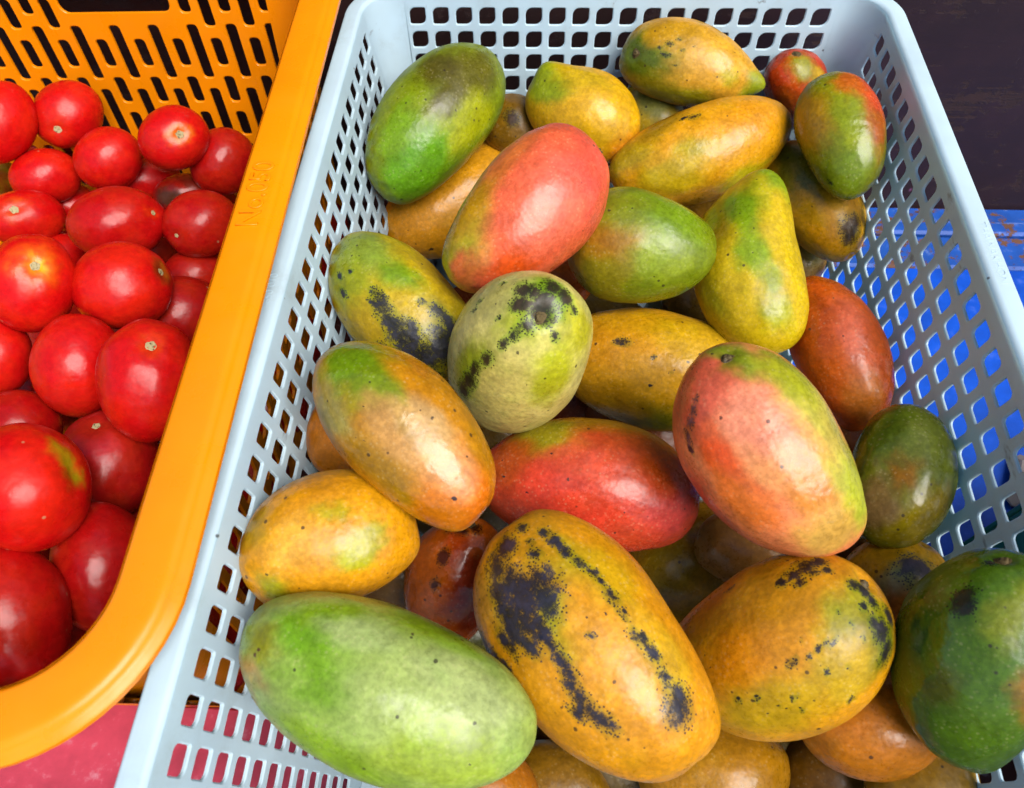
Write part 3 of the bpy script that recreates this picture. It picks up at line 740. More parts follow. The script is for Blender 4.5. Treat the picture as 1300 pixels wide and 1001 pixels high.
  blots=((0.808, -0.098, -0.58, 0.11), (0.751, -0.28, -0.598, 0.11), (0.598, -0.253, -0.76, 0.13), (0.478, -0.214, -0.852, 0.17), (0.412, -0.027, -0.911, 0.15), (0.368, -0.325, -0.871, 0.15), (0.434, -0.464, -0.772, 0.13), (0.264, -0.278, -0.924, 0.1), (0.306, -0.062, -0.95, 0.11), (0.327, -0.528, -0.784, 0.09), (0.212, -0.47, -0.857, 0.08), (0.348, -0.681, -0.644, 0.07), (0.607, -0.43, -0.668, 0.1), (0.135, -0.293, -0.947, 0.05), (0.026, -0.317, -0.948, 0.06), (-0.067, -0.343, -0.937, 0.06), (-0.147, -0.394, -0.907, 0.06), (-0.234, -0.416, -0.879, 0.07), (-0.321, -0.416, -0.851, 0.08), (-0.431, -0.37, -0.823, 0.09), (-0.292, -0.531, -0.795, 0.06), (0.398, -0.879, -0.264, 0.08), (0.294, -0.884, -0.364, 0.07), (0.197, -0.847, -0.494, 0.05), (0.274, -0.662, -0.697, 0.06), (0.708, 0.339, -0.62, 0.05), (0.606, 0.377, -0.7, 0.06), (0.507, 0.392, -0.768, 0.06), (0.395, 0.426, -0.814, 0.05), (0.281, 0.485, -0.828, 0.045), (0.21, 0.493, -0.845, 0.03), (0.069, 0.485, -0.872, 0.06), (-0.034, 0.463, -0.886, 0.03), (-0.071, 0.462, -0.884, 0.025), (-0.185, 0.42, -0.888, 0.05), (-0.227, 0.443, -0.867, 0.04), (-0.309, 0.438, -0.844, 0.05), (-0.439, 0.369, -0.819, 0.045), (-0.494, 0.339, -0.801, 0.03), (-0.623, 0.295, -0.725, 0.13), (-0.649, 0.213, -0.731, 0.1), (0.84, 0.161, -0.518, 0.05), (0.617, 0.124, -0.777, 0.05), (0.957, 0.102, -0.272, 0.06), (0.716, 0.154, -0.681, 0.03), (0.026, 0.285, -0.958, 0.012), (-0.009, 0.07, -0.998, 0.014)), bump=(), stem=(0.989, 0.059, -0.135), taper=0.06, speck=0.6, blotcol=(32, 34, 54), gloss=0.5),
 dict(label='orange yellow mango with a speckled black and green stem end, front right',
  at=(0.0682, -0.4088, -0.0695), quat=(0.1095, -0.906, -0.2357, -0.334), half=(0.0539, 0.0372, 0.0335), base=(226, 162, 58),
  zones=((0.854, 0.125, -0.505, 0.38, (170, 162, 40), 0.25), (0.772, 0.506, -0.385, 0.3, (120, 120, 30), 0.25), (0.825, -0.524, -0.21, 0.35, (214, 150, 60), 0.25), (-0.098, -0.054, -0.994, 0.4, (230, 152, 50), 0.25), (0.294, 0.052, -0.954, 0.3, (232, 164, 80), 0.25), (-0.1, 0.541, -0.835, 0.4, (200, 164, 44), 0.25), (0.495, 0.525, -0.692, 0.3, (200, 166, 50), 0.25), (-0.183, -0.679, -0.711, 0.35, (200, 146, 50), 0.25)),
  blots=((0.581, -0.579, -0.572, 0.07), (0.675, -0.59, -0.442, 0.08), (0.768, -0.543, -0.34, 0.07), (0.709, -0.484, -0.513, 0.05), (0.805, -0.414, -0.425, 0.04), (0.595, -0.472, -0.651, 0.05), (0.481, -0.57, -0.667, 0.04), (0.92, -0.128, -0.37, 0.06), (0.949, -0.038, -0.313, 0.07), (0.844, 0.372, -0.387, 0.1), (0.772, 0.571, -0.281, 0.1), (0.945, 0.295, -0.144, 0.08), (0.843, 0.265, -0.468, 0.05), (0.869, 0.092, -0.486, 0.04), (0.938, 0.118, -0.327, 0.06), (0.231, 0.173, -0.957, 0.035), (0.371, 0.192, -0.909, 0.022), (0.465, 0.176, -0.868, 0.03), (0.535, 0.189, -0.824, 0.025), (0.587, 0.198, -0.785, 0.025), (0.4, 0.043, -0.916, 0.02), (0.291, 0.164, -0.943, 0.02), (0.404, 0.408, -0.819, 0.016), (0.546, 0.47, -0.694, 0.018), (0.737, 0.154, -0.659, 0.018), (0.077, 0.499, -0.863, 0.022), (-0.313, 0.26, -0.914, 0.026), (-0.159, 0.333, -0.93, 0.018), (-0.066, 0.524, -0.849, 0.014), (-0.031, 0.584, -0.811, 0.014), (0.059, 0.646, -0.761, 0.012), (-0.188, 0.553, -0.812, 0.012), (0.222, 0.433, -0.874, 0.01), (0.341, 0.569, -0.748, 0.01), (0.384, 0.779, -0.495, 0.03), (0.064, -0.861, -0.505, 0.025), (0.006, -0.874, -0.485, 0.02), (0.728, 0.324, -0.604, 0.02), (0.722, -0.006, -0.692, 0.015)), bump=(), stem=(0.989, -0.084, -0.118), taper=0.04, speck=0.6, blotcol=(34, 30, 40), gloss=0.5),
 dict(label='small yellow mango with one large purple blotch between the front right fruits',
  at=(0.1384, -0.3728, -0.1021), quat=(0.1061, -0.8254, -0.3843, -0.3997), half=(0.0341, 0.0262, 0.0249), base=(206, 156, 48),
  zones=((0.489, 0.027, -0.872, 0.35, (166, 160, 110), 0.25), (0.449, -0.628, -0.635, 0.4, (206, 160, 40), 0.25), (-0.047, 0.32, -0.946, 0.5, (190, 110, 44), 0.25)),
  blots=((0.772, 0.09, -0.63, 0.24), (0.782, -0.027, -0.623, 0.16), (0.32, 0.32, -0.891, 0.06)), bump=(), stem=None, taper=0, speck=0.5, blotcol=(54, 44, 58), gloss=0.5),
 dict(label='dark green mango cut by the right edge of the picture, nearest right corner',
  at=(0.1405, -0.4163, -0.0384), quat=(0.0408, -0.7599, -0.505, -0.4072), half=(0.0472, 0.0309, 0.0278), base=(84, 112, 28),
  zones=((0.06, 0.602, -0.796, 0.2, (140, 100, 46), 0.25), (-0.201, -0.207, -0.958, 0.2, (92, 96, 28), 0.25), (0.661, 0.154, -0.734, 0.3, (130, 136, 50), 0.25), (0.138, -0.753, -0.643, 0.4, (66, 92, 24), 0.25), (0.753, -0.184, -0.632, 0.3, (86, 116, 26), 0.25)),
  blots=((0.567, -0.342, -0.749, 0.11), (0.528, -0.269, -0.805, 0.09), (0.513, -0.389, -0.765, 0.06), (0.891, -0.26, -0.372, 0.05)), bump=(), stem=(0.95, -0.152, -0.272), taper=0.05, speck=0.5, blotcol=(40, 34, 18), gloss=0.95),
 dict(label='orange mango peeping out at the left of the shiny brownish one',
  at=(-0.1441, -0.3055, -0.0642), quat=(0.0728, 0.6689, -0.7236, -0.1536), half=(0.0294, 0.026, 0.0247), base=(222, 138, 34),
  zones=((0.775, 0.471, -0.422, 0.4, (190, 120, 30), 0.25),),
  blots=(), bump=(), stem=None, taper=0, speck=0.5, blotcol=(34, 28, 38), gloss=0.5),
 dict(label='shaded brownish yellow mango deep under the large red and orange one',
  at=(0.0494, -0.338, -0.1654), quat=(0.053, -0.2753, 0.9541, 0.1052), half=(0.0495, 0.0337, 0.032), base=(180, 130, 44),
  zones=((0.31, 0.073, -0.948, 0.4, (160, 130, 40), 0.25),),
  blots=(), bump=(), stem=None, taper=0, speck=0.3, blotcol=(34, 28, 38), gloss=0.5),
 dict(label='orange mango low down between the speckled mango and the nearest right one',
  at=(0.1166, -0.4337, -0.0967), quat=(0.0542, -0.9917, -0.0505, -0.1048), half=(0.0336, 0.0252, 0.0239), base=(206, 130, 44),
  zones=(),
  blots=(), bump=(), stem=None, taper=0, speck=0.3, blotcol=(34, 28, 38), gloss=0.5),
 dict(label='yellow mango with a grey green top, deep behind the short yellow one',
  at=(0.0292, -0.0278, -0.0773), quat=(0.3699, -0.8499, 0.3282, -0.1818), half=(0.0284, 0.0238, 0.0226), base=(196, 160, 50),
  zones=((0.285, -0.453, -0.845, 0.5, (130, 130, 70), 0.25),),
  blots=(), bump=(), stem=None, taper=0, speck=0.5, blotcol=(34, 28, 38), gloss=0.5),
 dict(label='brown spotted mango deep in the gap beside the large green one',
  at=(-0.0726, -0.0467, -0.0709), quat=(0.4167, -0.8788, 0.1282, -0.1943), half=(0.0253, 0.0216, 0.0206), base=(130, 96, 40),
  zones=(),
  blots=((0.401, -0.253, -0.88, 0.2),), bump=(), stem=None, taper=0, speck=0.9, blotcol=(60, 40, 24), gloss=0.5),
 dict(label='little of an orange red mango showing below the pink one',
  at=(-0.0465, -0.1427, -0.12), quat=(0.3149, -0.9216, 0.2035, -0.1007), half=(0.0384, 0.0301, 0.0286), base=(222, 112, 48),
  zones=(),
  blots=(), bump=(), stem=None, taper=0, speck=0.3, blotcol=(34, 28, 38), gloss=0.5),
 dict(label='mango in a shaded yellow tone wedged under the large red and orange one',
  at=(0.0809, -0.3456, -0.1187), quat=(0.1812, -0.979, 0.0619, -0.0696), half=(0.0351, 0.0227, 0.0216), base=(170, 120, 70),  # yellow skin with shade mixed into its base colour
  zones=(),
  blots=(), bump=(), stem=None, taper=0, speck=0.3, blotcol=(34, 28, 38), gloss=0.5),
 dict(label='shaded mango low in the front gap beside the largest green one',
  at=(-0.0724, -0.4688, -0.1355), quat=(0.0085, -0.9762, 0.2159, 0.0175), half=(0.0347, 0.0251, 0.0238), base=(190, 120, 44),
  zones=(),
  blots=(), bump=(), stem=None, taper=0, speck=0.3, blotcol=(34, 28, 38), gloss=0.5),
 dict(label='shaded mango low in the front gap right of the blotched one',
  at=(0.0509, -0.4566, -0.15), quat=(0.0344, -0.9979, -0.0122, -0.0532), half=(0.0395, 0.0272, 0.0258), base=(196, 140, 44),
  zones=(),
  blots=(), bump=(), stem=None, taper=0, speck=0.3, blotcol=(34, 28, 38), gloss=0.5),
 dict(label='mango low at the front right corner under the dark green one',
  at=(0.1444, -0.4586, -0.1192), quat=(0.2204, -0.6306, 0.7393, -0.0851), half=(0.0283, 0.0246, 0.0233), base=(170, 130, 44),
  zones=(),
  blots=(), bump=(), stem=None, taper=0, speck=0.3, blotcol=(34, 28, 38), gloss=0.5),
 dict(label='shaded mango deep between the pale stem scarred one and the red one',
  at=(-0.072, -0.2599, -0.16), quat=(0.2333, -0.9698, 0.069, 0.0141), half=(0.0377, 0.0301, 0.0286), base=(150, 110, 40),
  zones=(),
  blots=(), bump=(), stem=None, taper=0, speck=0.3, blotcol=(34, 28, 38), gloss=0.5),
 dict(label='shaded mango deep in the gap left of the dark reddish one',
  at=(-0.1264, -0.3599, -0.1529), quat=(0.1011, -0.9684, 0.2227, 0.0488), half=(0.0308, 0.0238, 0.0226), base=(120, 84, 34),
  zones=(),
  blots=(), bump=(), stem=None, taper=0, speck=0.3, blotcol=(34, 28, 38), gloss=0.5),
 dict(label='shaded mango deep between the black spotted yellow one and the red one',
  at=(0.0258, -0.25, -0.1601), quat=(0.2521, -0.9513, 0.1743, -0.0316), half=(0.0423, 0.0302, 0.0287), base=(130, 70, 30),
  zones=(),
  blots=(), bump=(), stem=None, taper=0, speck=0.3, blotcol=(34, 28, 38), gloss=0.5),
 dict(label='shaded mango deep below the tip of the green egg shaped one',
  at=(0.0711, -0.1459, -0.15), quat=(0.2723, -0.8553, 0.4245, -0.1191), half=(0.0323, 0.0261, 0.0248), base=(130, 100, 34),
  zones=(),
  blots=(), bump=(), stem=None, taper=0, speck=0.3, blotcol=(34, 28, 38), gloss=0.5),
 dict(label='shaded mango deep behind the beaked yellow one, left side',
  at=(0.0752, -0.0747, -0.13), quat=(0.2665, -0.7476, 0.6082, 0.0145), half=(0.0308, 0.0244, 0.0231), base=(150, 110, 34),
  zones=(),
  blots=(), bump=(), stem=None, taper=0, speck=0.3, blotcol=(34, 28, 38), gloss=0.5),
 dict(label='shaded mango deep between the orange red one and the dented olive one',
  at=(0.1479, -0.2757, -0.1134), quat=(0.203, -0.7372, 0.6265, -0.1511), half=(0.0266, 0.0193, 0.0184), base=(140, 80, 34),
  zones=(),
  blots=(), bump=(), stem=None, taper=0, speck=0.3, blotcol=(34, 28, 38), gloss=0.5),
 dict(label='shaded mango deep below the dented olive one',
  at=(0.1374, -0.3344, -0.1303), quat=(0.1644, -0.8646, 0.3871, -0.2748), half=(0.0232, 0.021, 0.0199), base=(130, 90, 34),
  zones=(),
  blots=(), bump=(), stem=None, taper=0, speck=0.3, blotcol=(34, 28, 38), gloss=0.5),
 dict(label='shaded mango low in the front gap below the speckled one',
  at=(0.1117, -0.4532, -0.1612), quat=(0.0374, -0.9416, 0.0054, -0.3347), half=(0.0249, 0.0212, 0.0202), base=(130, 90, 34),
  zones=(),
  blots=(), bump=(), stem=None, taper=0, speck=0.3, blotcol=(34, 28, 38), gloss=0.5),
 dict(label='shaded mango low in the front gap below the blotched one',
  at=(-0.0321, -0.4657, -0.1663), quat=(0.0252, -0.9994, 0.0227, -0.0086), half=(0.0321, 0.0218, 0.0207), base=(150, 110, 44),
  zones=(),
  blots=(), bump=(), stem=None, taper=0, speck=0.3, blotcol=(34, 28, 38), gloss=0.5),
]
TOMATOES = [
 dict(label='round red tomato resting on the back wall of the orange crate, far left', at=(-0.4156, -0.0346, -0.075), quat=(0.4867, -0.7534, -0.4342, 0.0829), half=(0.0255, 0.021, 0.02), base=(204, 32, 8), zones=((-0.414, 0.019, -0.91, 0.4, (214, 60, 16), 0.25),), stem=(-0.533, 0.066, -0.843), scar=0.0052),
 dict(label='red tomato with a pale scar touching the crate back wall at its centre', at=(-0.3236, -0.0608, -0.0741), quat=(0.4574, -0.8198, -0.3318, 0.0933), half=(0.0243, 0.0209, 0.0198), base=(204, 32, 8), zones=((0.212, -0.003, -0.977, 0.35, (216, 90, 24), 0.25),), stem=(0.212, -0.003, -0.977), scar=0.0052),
 dict(label='orange red tomato cut by the left picture edge near the crate back', at=(-0.4476, -0.0633, -0.06), quat=(0.0404, 0.5466, -0.6703, -0.5003), half=(0.0284, 0.0215, 0.0205), base=(214, 44, 14), zones=(), stem=None, scar=0.0052),
 dict(label='red tomato just below and between the two that touch the crate back wall', at=(-0.3799, -0.0661, -0.0895), quat=(0.459, -0.7878, -0.3989, 0.0974), half=(0.024, 0.0206, 0.0196), base=(204, 32, 8), zones=(), stem=None, scar=0.0052),
 dict(label='crimson tomato beside the crate rim in the far right corner', at=(-0.3018, -0.0486, -0.1059), quat=(0.448, -0.7636, -0.465, -0.0045), half=(0.0254, 0.0225, 0.0213), base=(176, 20, 22), zones=(), stem=None, scar=0.0052),
 dict(label='red tomato in second row from the back near the left picture edge', at=(-0.4286, -0.0784, -0.0968), quat=(0.4276, -0.8377, -0.272, 0.2038), half=(0.0237, 0.0191, 0.0181), base=(204, 32, 8), zones=(), stem=None, scar=0.0052),
 dict(label='flattened oval red tomato next to the bruised one', at=(-0.3726, -0.0529, -0.1224), quat=(0.4003, -0.8795, -0.1445, 0.2132), half=(0.0279, 0.017, 0.0162), base=(184, 26, 16), zones=(), stem=None, scar=0.0052),
 dict(label='bruised tomato with a dark purple side', at=(-0.3342, -0.0651, -0.1262), quat=(0.3956, -0.887, -0.1453, 0.1887), half=(0.0236, 0.0164, 0.0156), base=(160, 28, 18), zones=((-0.642, 0.043, -0.766, 0.5, (66, 26, 32), 0.25), (0.252, -0.556, -0.792, 0.35, (110, 30, 22), 0.25)), stem=None, scar=0.0052),
 dict(label='small red tomato behind the large plum tomato with a pale dot', at=(-0.4293, -0.0772, -0.1295), quat=(0.4193, -0.8355, -0.3055, 0.1811), half=(0.0202, 0.0173, 0.0164), base=(204, 32, 8), zones=(), stem=None, scar=0.0052),
 dict(label='large oval red tomato with a pale dot at its right end', at=(-0.3455, -0.1372, -0.085), quat=(0.3855, -0.8775, -0.1917, 0.2113), half=(0.0303, 0.0237, 0.0225), base=(184, 18, 18), zones=((0.777, -0.134, -0.615, 0.2, (206, 60, 30), 0.25),), stem=(0.794, -0.131, -0.594), scar=0.003),
 dict(label='crimson oval tomato beside the rim, level with the lettering', at=(-0.2956, -0.1223, -0.0999), quat=(0.3952, -0.8776, -0.2286, 0.1464), half=(0.026, 0.0225, 0.0214), base=(176, 20, 24), zones=(), stem=(-0.744, 0.099, -0.661), scar=0.0025),
 dict(label='red tomato with a pale scar at the left picture edge', at=(-0.4307, -0.1188, -0.1), quat=(0.3837, -0.865, -0.1964, 0.257), half=(0.0258, 0.0188, 0.0178), base=(204, 32, 8), zones=((-0.184, -0.356, -0.916, 0.4, (206, 70, 20), 0.25),), stem=(-0.184, -0.356, -0.916), scar=0.0052),
 dict(label='bright orange red tomato with a star shaped scar, mid left', at=(-0.3612, -0.2136, -0.06), quat=(0.4331, -0.632, -0.6419, 0.0306), half=(0.0287, 0.0231, 0.022), base=(214, 34, 10), zones=((0.387, -0.013, -0.922, 0.5, (224, 84, 16), 0.25), (0.387, -0.013, -0.922, 0.22, (226, 130, 40), 0.25)), stem=(0.387, -0.013, -0.922), scar=0.005),
 dict(label='shaded red tomato behind the one with the star shaped scar', at=(-0.4143, -0.1317, -0.13), quat=(0.2875, -0.8987, 0.0384, 0.329), half=(0.0156, 0.0187, 0.0177), base=(204, 32, 8), zones=(), stem=None, scar=0.0052),
 dict(label='red tomato with a brown dried stem end, in the crate centre', at=(-0.3188, -0.1978, -0.08), quat=(0.3703, -0.8659, -0.2858, 0.1772), half=(0.0287, 0.0262, 0.0249), base=(204, 32, 8), zones=((0.856, 0.014, -0.517, 0.3, (150, 60, 20), 0.25),), stem=(0.872, 0.021, -0.489), scar=0.004),
 dict(label='shaded crimson tomato below the oval tomato beside the rim', at=(-0.3056, -0.1443, -0.1301), quat=(0.3498, -0.9056, -0.1467, 0.1897), half=(0.0223, 0.018, 0.0171), base=(170, 18, 18), zones=(), stem=None, scar=0.0052),
 dict(label='dull crimson tomato half hidden by the crate rim', at=(-0.302, -0.1861, -0.124), quat=(0.3319, -0.9065, -0.179, 0.1897), half=(0.0284, 0.0255, 0.0242), base=(168, 20, 18), zones=(), stem=None, scar=0.0052),
 dict(label='red tomato cut by the left picture edge at mid height', at=(-0.3833, -0.2517, -0.085), quat=(0.0393, 0.6972, -0.5844, -0.4134), half=(0.0238, 0.0175, 0.0167), base=(206, 30, 12), zones=(), stem=None, scar=0.0052),
 dict(label='glossy round red tomato at mid left, lower neighbour of the brown stemmed one', at=(-0.3294, -0.2567, -0.085), quat=(0.013, 0.7001, -0.5992, -0.3882), half=(0.03, 0.024, 0.0228), base=(204, 32, 8), zones=(), stem=None, scar=0.0052),
 dict(label='large glossy tomato with a pale oval scar on top beside the rim', at=(-0.2713, -0.2753, -0.0697), quat=(0.0142, -0.7108, 0.6042, 0.3599), half=(0.0338, 0.0261, 0.0248), base=(204, 32, 8), zones=((-0.611, -0.023, -0.791, 0.3, (212, 70, 16), 0.25),), stem=(-0.585, -0.023, -0.811), scar=0.0058),
 dict(label='dull red tomato behind the scarred one at the left edge', at=(-0.3604, -0.2935, -0.1), quat=(0.0156, -0.8089, 0.4472, 0.3814), half=(0.0224, 0.0215, 0.0204), base=(176, 20, 16), zones=(), stem=None, scar=0.0052),
 dict(label='dark red tomato with a pink graze and small scar on its top', at=(-0.2971, -0.3154, -0.1004), quat=(0.0112, 0.7635, -0.5508, -0.337), half=(0.0306, 0.0254, 0.0241), base=(164, 14, 14), zones=((-0.227, 0.105, -0.968, 0.25, (196, 50, 60), 0.4),), stem=(-0.77, 0.16, -0.618), scar=0.004),
 dict(label='large bright tomato with a brown rough scar, lower left', at=(-0.2961, -0.3548, -0.045), quat=(0.2342, -0.9084, -0.2165, 0.2705), half=(0.026, 0.0302, 0.0287), base=(210, 28, 10), zones=((0.697, -0.265, -0.666, 0.2, (160, 90, 30), 0.5), (0.79, -0.02, -0.613, 0.16, (150, 90, 34), 0.5), (0.558, -0.468, -0.685, 0.16, (170, 90, 30), 0.5), (0.829, -0.554, -0.07, 0.4, (216, 60, 14), 0.25)), stem=(0.732, -0.059, -0.679), scar=0.0001),
 dict(label='dark crimson tomato in the shade of the near crate corner', at=(-0.272, -0.3798, -0.091), quat=(0.0486, 0.7876, -0.5385, -0.2955), half=(0.0327, 0.0234, 0.0222), base=(176, 18, 14), zones=(), stem=None, scar=0.0052),
 dict(label='dark red tomato at the near left edge of the crate', at=(-0.2944, -0.4115, -0.0693), quat=(0.0826, 0.8063, -0.4964, -0.3109), half=(0.0329, 0.023, 0.0219), base=(186, 20, 12), zones=(), stem=None, scar=0.0052),
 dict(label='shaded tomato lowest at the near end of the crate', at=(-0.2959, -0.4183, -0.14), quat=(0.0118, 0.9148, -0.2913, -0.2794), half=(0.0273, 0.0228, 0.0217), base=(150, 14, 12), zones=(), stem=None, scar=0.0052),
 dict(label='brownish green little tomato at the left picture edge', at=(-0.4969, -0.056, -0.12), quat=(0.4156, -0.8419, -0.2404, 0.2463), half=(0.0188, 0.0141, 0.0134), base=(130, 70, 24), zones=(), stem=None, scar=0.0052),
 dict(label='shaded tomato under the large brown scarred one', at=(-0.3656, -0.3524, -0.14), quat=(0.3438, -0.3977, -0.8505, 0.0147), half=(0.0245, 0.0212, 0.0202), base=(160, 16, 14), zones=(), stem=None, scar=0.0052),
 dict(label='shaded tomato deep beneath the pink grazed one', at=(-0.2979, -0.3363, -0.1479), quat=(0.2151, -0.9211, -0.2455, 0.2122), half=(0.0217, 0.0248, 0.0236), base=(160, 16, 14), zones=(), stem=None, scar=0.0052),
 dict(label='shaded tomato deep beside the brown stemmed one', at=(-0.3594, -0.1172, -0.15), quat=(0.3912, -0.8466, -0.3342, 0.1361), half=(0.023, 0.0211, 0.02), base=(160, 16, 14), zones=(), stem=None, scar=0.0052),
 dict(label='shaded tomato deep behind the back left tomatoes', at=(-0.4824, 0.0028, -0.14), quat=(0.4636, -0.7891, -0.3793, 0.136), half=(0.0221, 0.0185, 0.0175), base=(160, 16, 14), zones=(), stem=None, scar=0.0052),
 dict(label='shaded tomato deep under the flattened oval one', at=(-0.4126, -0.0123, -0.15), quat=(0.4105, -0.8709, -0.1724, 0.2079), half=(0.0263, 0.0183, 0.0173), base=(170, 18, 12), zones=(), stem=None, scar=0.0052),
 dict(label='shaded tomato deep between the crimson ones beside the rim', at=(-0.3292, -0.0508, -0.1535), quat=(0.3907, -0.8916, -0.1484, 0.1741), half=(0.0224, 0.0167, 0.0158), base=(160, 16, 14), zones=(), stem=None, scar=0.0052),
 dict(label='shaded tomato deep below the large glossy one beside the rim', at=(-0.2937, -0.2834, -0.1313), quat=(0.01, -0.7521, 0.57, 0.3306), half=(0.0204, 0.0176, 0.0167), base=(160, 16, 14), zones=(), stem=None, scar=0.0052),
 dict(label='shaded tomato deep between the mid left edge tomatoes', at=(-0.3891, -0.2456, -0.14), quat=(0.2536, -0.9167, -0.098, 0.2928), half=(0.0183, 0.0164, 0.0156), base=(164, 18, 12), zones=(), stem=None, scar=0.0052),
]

def sphere_dirs(pole, nlat, nlon):
    pole = Vector(pole).normalized()
    ref = Vector((0, 0, 1)) if abs(pole.z) < .9 else Vector((0, 1, 0))
    a = pole.cross(ref).normalized(); b_ = pole.cross(a)
    dirs = [pole.copy()]
    for i in range(1, nlat):
        th = math.pi * i / nlat
        for j in range(nlon):
            ph = 2 * math.pi * j / nlon
            dirs.append(pole * math.cos(th) + (a * math.cos(ph) + b_ * math.sin(ph)) * math.sin(th))
    dirs.append(-pole)
    faces = []
    for j in range(nlon):
        faces.append((0, 1 + (j + 1) % nlon, 1 + j))
    for i in range(nlat - 2):
        for j in range(nlon):
            p, q = 1 + i * nlon + j, 1 + i * nlon + (j + 1) % nlon
            faces.append((p, q, q + nlon, p + nlon))
    last = len(dirs) - 1
    o = 1 + (nlat - 2) * nlon
    for j in range(nlon):
        faces.append((o + j, o + (j + 1) % nlon, last))
    return dirs, faces

def fruit_object(name, d, mat, shape, pole, sh, nlat=72, nlon=96):
    dirs, faces = sphere_dirs(pole, nlat, nlon)
    mb = MB()
    mb.add([shape(v) for v in dirs], faces, True)
    o = mb.build(name, mat)
    o.rotation_mode = 'QUATERNION'
    o.rotation_quaternion = Quaternion(d["quat"])
    o.location = d["at"]
    pigment(o, dirs, d["base"], d["zones"], d.get("blots"), sh)
    return o

# bottom layers, glimpsed through the gaps
_rng = random.Random(11)
low_mangoes, low_tomatoes = [], []
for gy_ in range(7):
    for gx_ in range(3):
        low_mangoes.append(dict(label="mango in the bottom layer, coloured dark for the shade of the gaps, glimpsed between the upper mangoes", low=True,
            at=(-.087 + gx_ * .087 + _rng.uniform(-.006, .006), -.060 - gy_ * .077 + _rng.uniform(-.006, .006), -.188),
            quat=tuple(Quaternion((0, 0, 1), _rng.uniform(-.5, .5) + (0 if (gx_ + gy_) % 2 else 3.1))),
            half=(.044 + _rng.uniform(0, .004), .034, .032), base=_rng.choice(((96, 76, 30), (84, 84, 30), (110, 50, 26))), zones=(), blots=(), bump=(),  # dark skin colours deepen the shade seen in the gaps
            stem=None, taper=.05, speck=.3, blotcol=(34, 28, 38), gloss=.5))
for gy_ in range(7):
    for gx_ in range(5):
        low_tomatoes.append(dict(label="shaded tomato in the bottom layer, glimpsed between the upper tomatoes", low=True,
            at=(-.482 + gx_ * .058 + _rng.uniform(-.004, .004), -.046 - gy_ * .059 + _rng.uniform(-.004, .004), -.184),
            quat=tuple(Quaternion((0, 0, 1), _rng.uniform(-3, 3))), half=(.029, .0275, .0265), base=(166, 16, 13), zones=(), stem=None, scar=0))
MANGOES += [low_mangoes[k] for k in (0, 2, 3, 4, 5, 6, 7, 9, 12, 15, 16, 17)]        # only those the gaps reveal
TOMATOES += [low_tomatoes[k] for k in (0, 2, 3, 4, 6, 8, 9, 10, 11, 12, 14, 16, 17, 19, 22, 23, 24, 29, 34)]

for i, d in enumerate(MANGOES):
    rng = random.Random(i * 7 + 3)
    A, B, Cc = d["half"]
    tp = d["taper"]
    stem = Vector(d["stem"]).normalized() if d["stem"] else Vector((1, 0, 0))
    sh = Vector((rng.uniform(-9, 9), rng.uniform(-9, 9), rng.uniform(-9, 9)))
    bend = rng.choice((-1, 1)) * rng.uniform(.05, .11)
    skew = rng.choice((-1, 1)) * rng.uniform(.02, .06)
    beak = Vector((-.86, .5 * (1 if bend > 0 else -1), rng.uniform(-.2, .2))).normalized()
    bumps = [(Vector(x[:3]).normalized(), x[3], x[4]) for x in d["bump"]]
    def shape(v, A=A, B=B, Cc=Cc, tp=tp, stem=stem, sh=sh, bend=bend, bumps=bumps, skew=skew, beak=beak):
        x, y, z = v
        k = 1 + tp * x - tp * .25
        s = 1 + .042 * noise.noise(v * 1.3 + sh) + .010 * noise.noise(v * 4.5 + sh) + .045 * math.exp(-(1 - v.dot(beak)) / .06) - .03 * math.exp(-(1 - v.dot((beak + Vector((.7, .5 * beak.y, 0))).normalized())) / .05)
        s *= 1 + .018 * (1 - x * x) * x * x * 4 * .5
        c = v.dot(stem)
        s *= 1 - .055 * math.exp(-(1 - c) / .008) + .012 * math.exp(-(1 - c) / .06)
        for bd, h, w in bumps:
            s *= 1 + h * math.exp(-(1 - v.dot(bd)) / w)
        return (x * A * s, y * B * s * k + bend * B * (x * x - .4) + skew * B * x, z * Cc * s * k)
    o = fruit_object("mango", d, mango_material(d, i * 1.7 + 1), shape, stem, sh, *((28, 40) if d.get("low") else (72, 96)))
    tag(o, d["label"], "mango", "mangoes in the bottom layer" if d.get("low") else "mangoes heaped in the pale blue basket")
    if d["stem"]:
        # dry stem button in the dimple
        base = Vector(shape(stem))
        e = 1e-3
        up = Vector((stem.x / A, stem.y / B, stem.z / Cc)).normalized()
        ref = up.orthogonal().normalized(); oth = up.cross(ref)
        mb = MB()
        prof = ((.0036, -.0014), (.0034, .0002), (.0028, .0010), (.0020, .0006), (.0017, .0016), (.0013, .0021), (.0006, .0018))
        n = 14
        pts = []
        for r_, z_ in prof:
            for j in range(n):
                a = 2 * math.pi * j / n
                rr = r_ * (1 + .16 * math.sin(3 * a + i) + rng.uniform(-.10, .10))
                pts.append(base + (ref * math.cos(a) + oth * math.sin(a)) * rr + up * (z_ + rng.uniform(-.0003, .0003)))
        fs = [(k * n + j, k * n + (j + 1) % n, k * n + n + (j + 1) % n, k * n + n + j) for k in range(len(prof) - 1) for j in range(n)]
        fs.append(tuple(range((len(prof) - 1) * n, len(prof) * n)))
        mb.add(pts, fs, True)
        mb.build("stem", MAT["stem"], o)

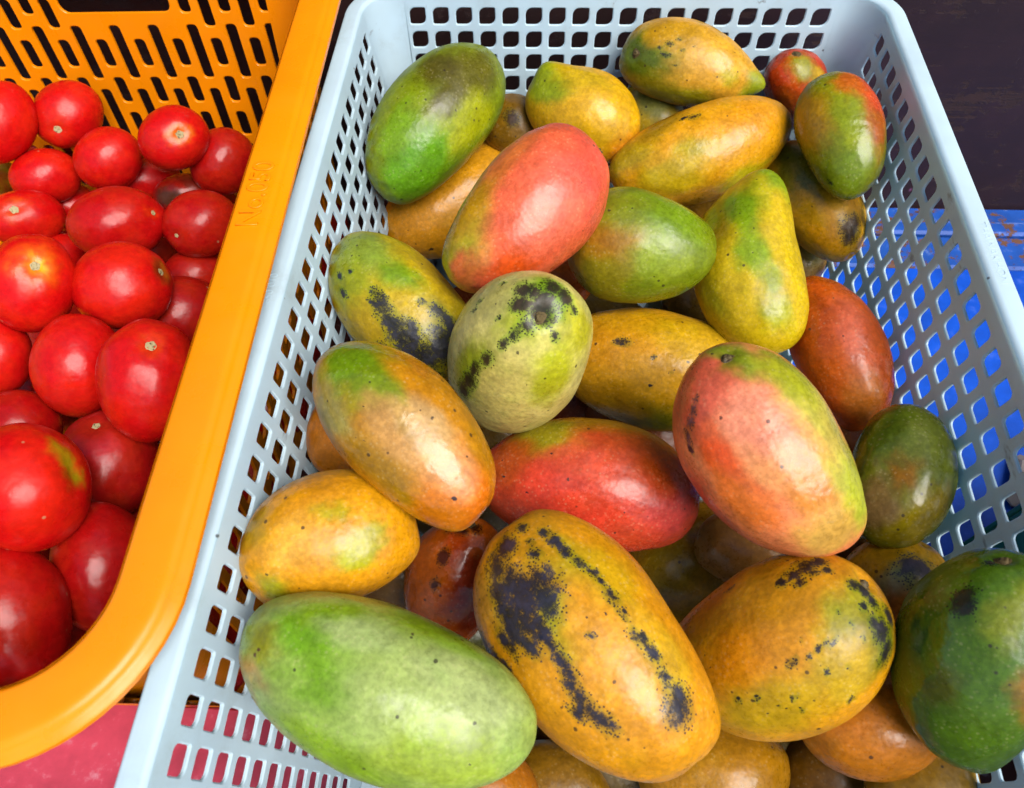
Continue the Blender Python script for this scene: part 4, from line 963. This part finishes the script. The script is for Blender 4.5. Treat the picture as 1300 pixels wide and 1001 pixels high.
for i, d in enumerate(TOMATOES):
    rng = random.Random(i * 13 + 5)
    A, B, Cc = (x * 1.06 for x in d["half"])
    q = Quaternion(d["quat"])
    if d["stem"]:
        stem = Vector(d["stem"]).normalized()
    else:
        stem = (q.inverted() @ Vector((rng.uniform(-1, 1), rng.uniform(.2, 1), -.6))).normalized()
    sh = Vector((rng.uniform(-9, 9), rng.uniform(-9, 9), rng.uniform(-9, 9)))
    t1 = stem.orthogonal().normalized(); t2 = stem.cross(t1)
    lob = rng.choice((4, 5, 6)); ph0 = rng.uniform(0, 6.28)
    def shape(v, A=A, B=B, Cc=Cc, stem=stem, sh=sh, t1=t1, t2=t2, lob=lob, ph0=ph0):
        c = v.dot(stem)
        ph = math.atan2(v.dot(t2), v.dot(t1))
        w = max(0, 1 - c * c)
        s = 1 + .034 * noise.noise(v * 1.2 + sh) + .020 * w * math.cos(lob * ph + ph0) * max(0, .4 + c)
        s *= 1 - .075 * math.exp(-(1 - c) / .035) - .02 * math.exp(-(1 - c) / .006)
        return (v.x * A * s, v.y * B * s, v.z * Cc * s)
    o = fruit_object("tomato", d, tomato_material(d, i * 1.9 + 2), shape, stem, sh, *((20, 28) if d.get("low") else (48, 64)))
    tag(o, d["label"], "tomato", "tomatoes in the bottom layer" if d.get("low") else "tomatoes heaped in the orange crate")
    if d["stem"] and d["scar"] > .001:
        base = Vector(shape(stem))
        up = Vector((stem.x / A, stem.y / B, stem.z / Cc)).normalized()
        ref = up.orthogonal().normalized(); oth = up.cross(ref)
        mb = MB()
        n = 18; pts = []
        S = d["scar"]
        prof = ((S * .62, -.0006), (S * .58, .0004), (S * .46, .0007), (S * .3, .0003), (S * .12, .0005))
        for r_, z_ in prof:
            for j in range(n):
                a = 2 * math.pi * j / n
                rr = r_ * (1 + .12 * math.sin(5 * a + i) + rng.uniform(-.08, .08))
                pts.append(base + (ref * math.cos(a) + oth * math.sin(a)) * rr + up * (z_ + rng.uniform(-.0001, .0001)))
        fs = [(k * n + j, k * n + (j + 1) % n, k * n + n + (j + 1) % n, k * n + n + j) for k in range(len(prof) - 1) for j in range(n)]
        fs.append(tuple(range((len(prof) - 1) * n, len(prof) * n)))
        mb.add(pts, fs, True)
        mb.build("stem_scar", MAT["scar"], o)
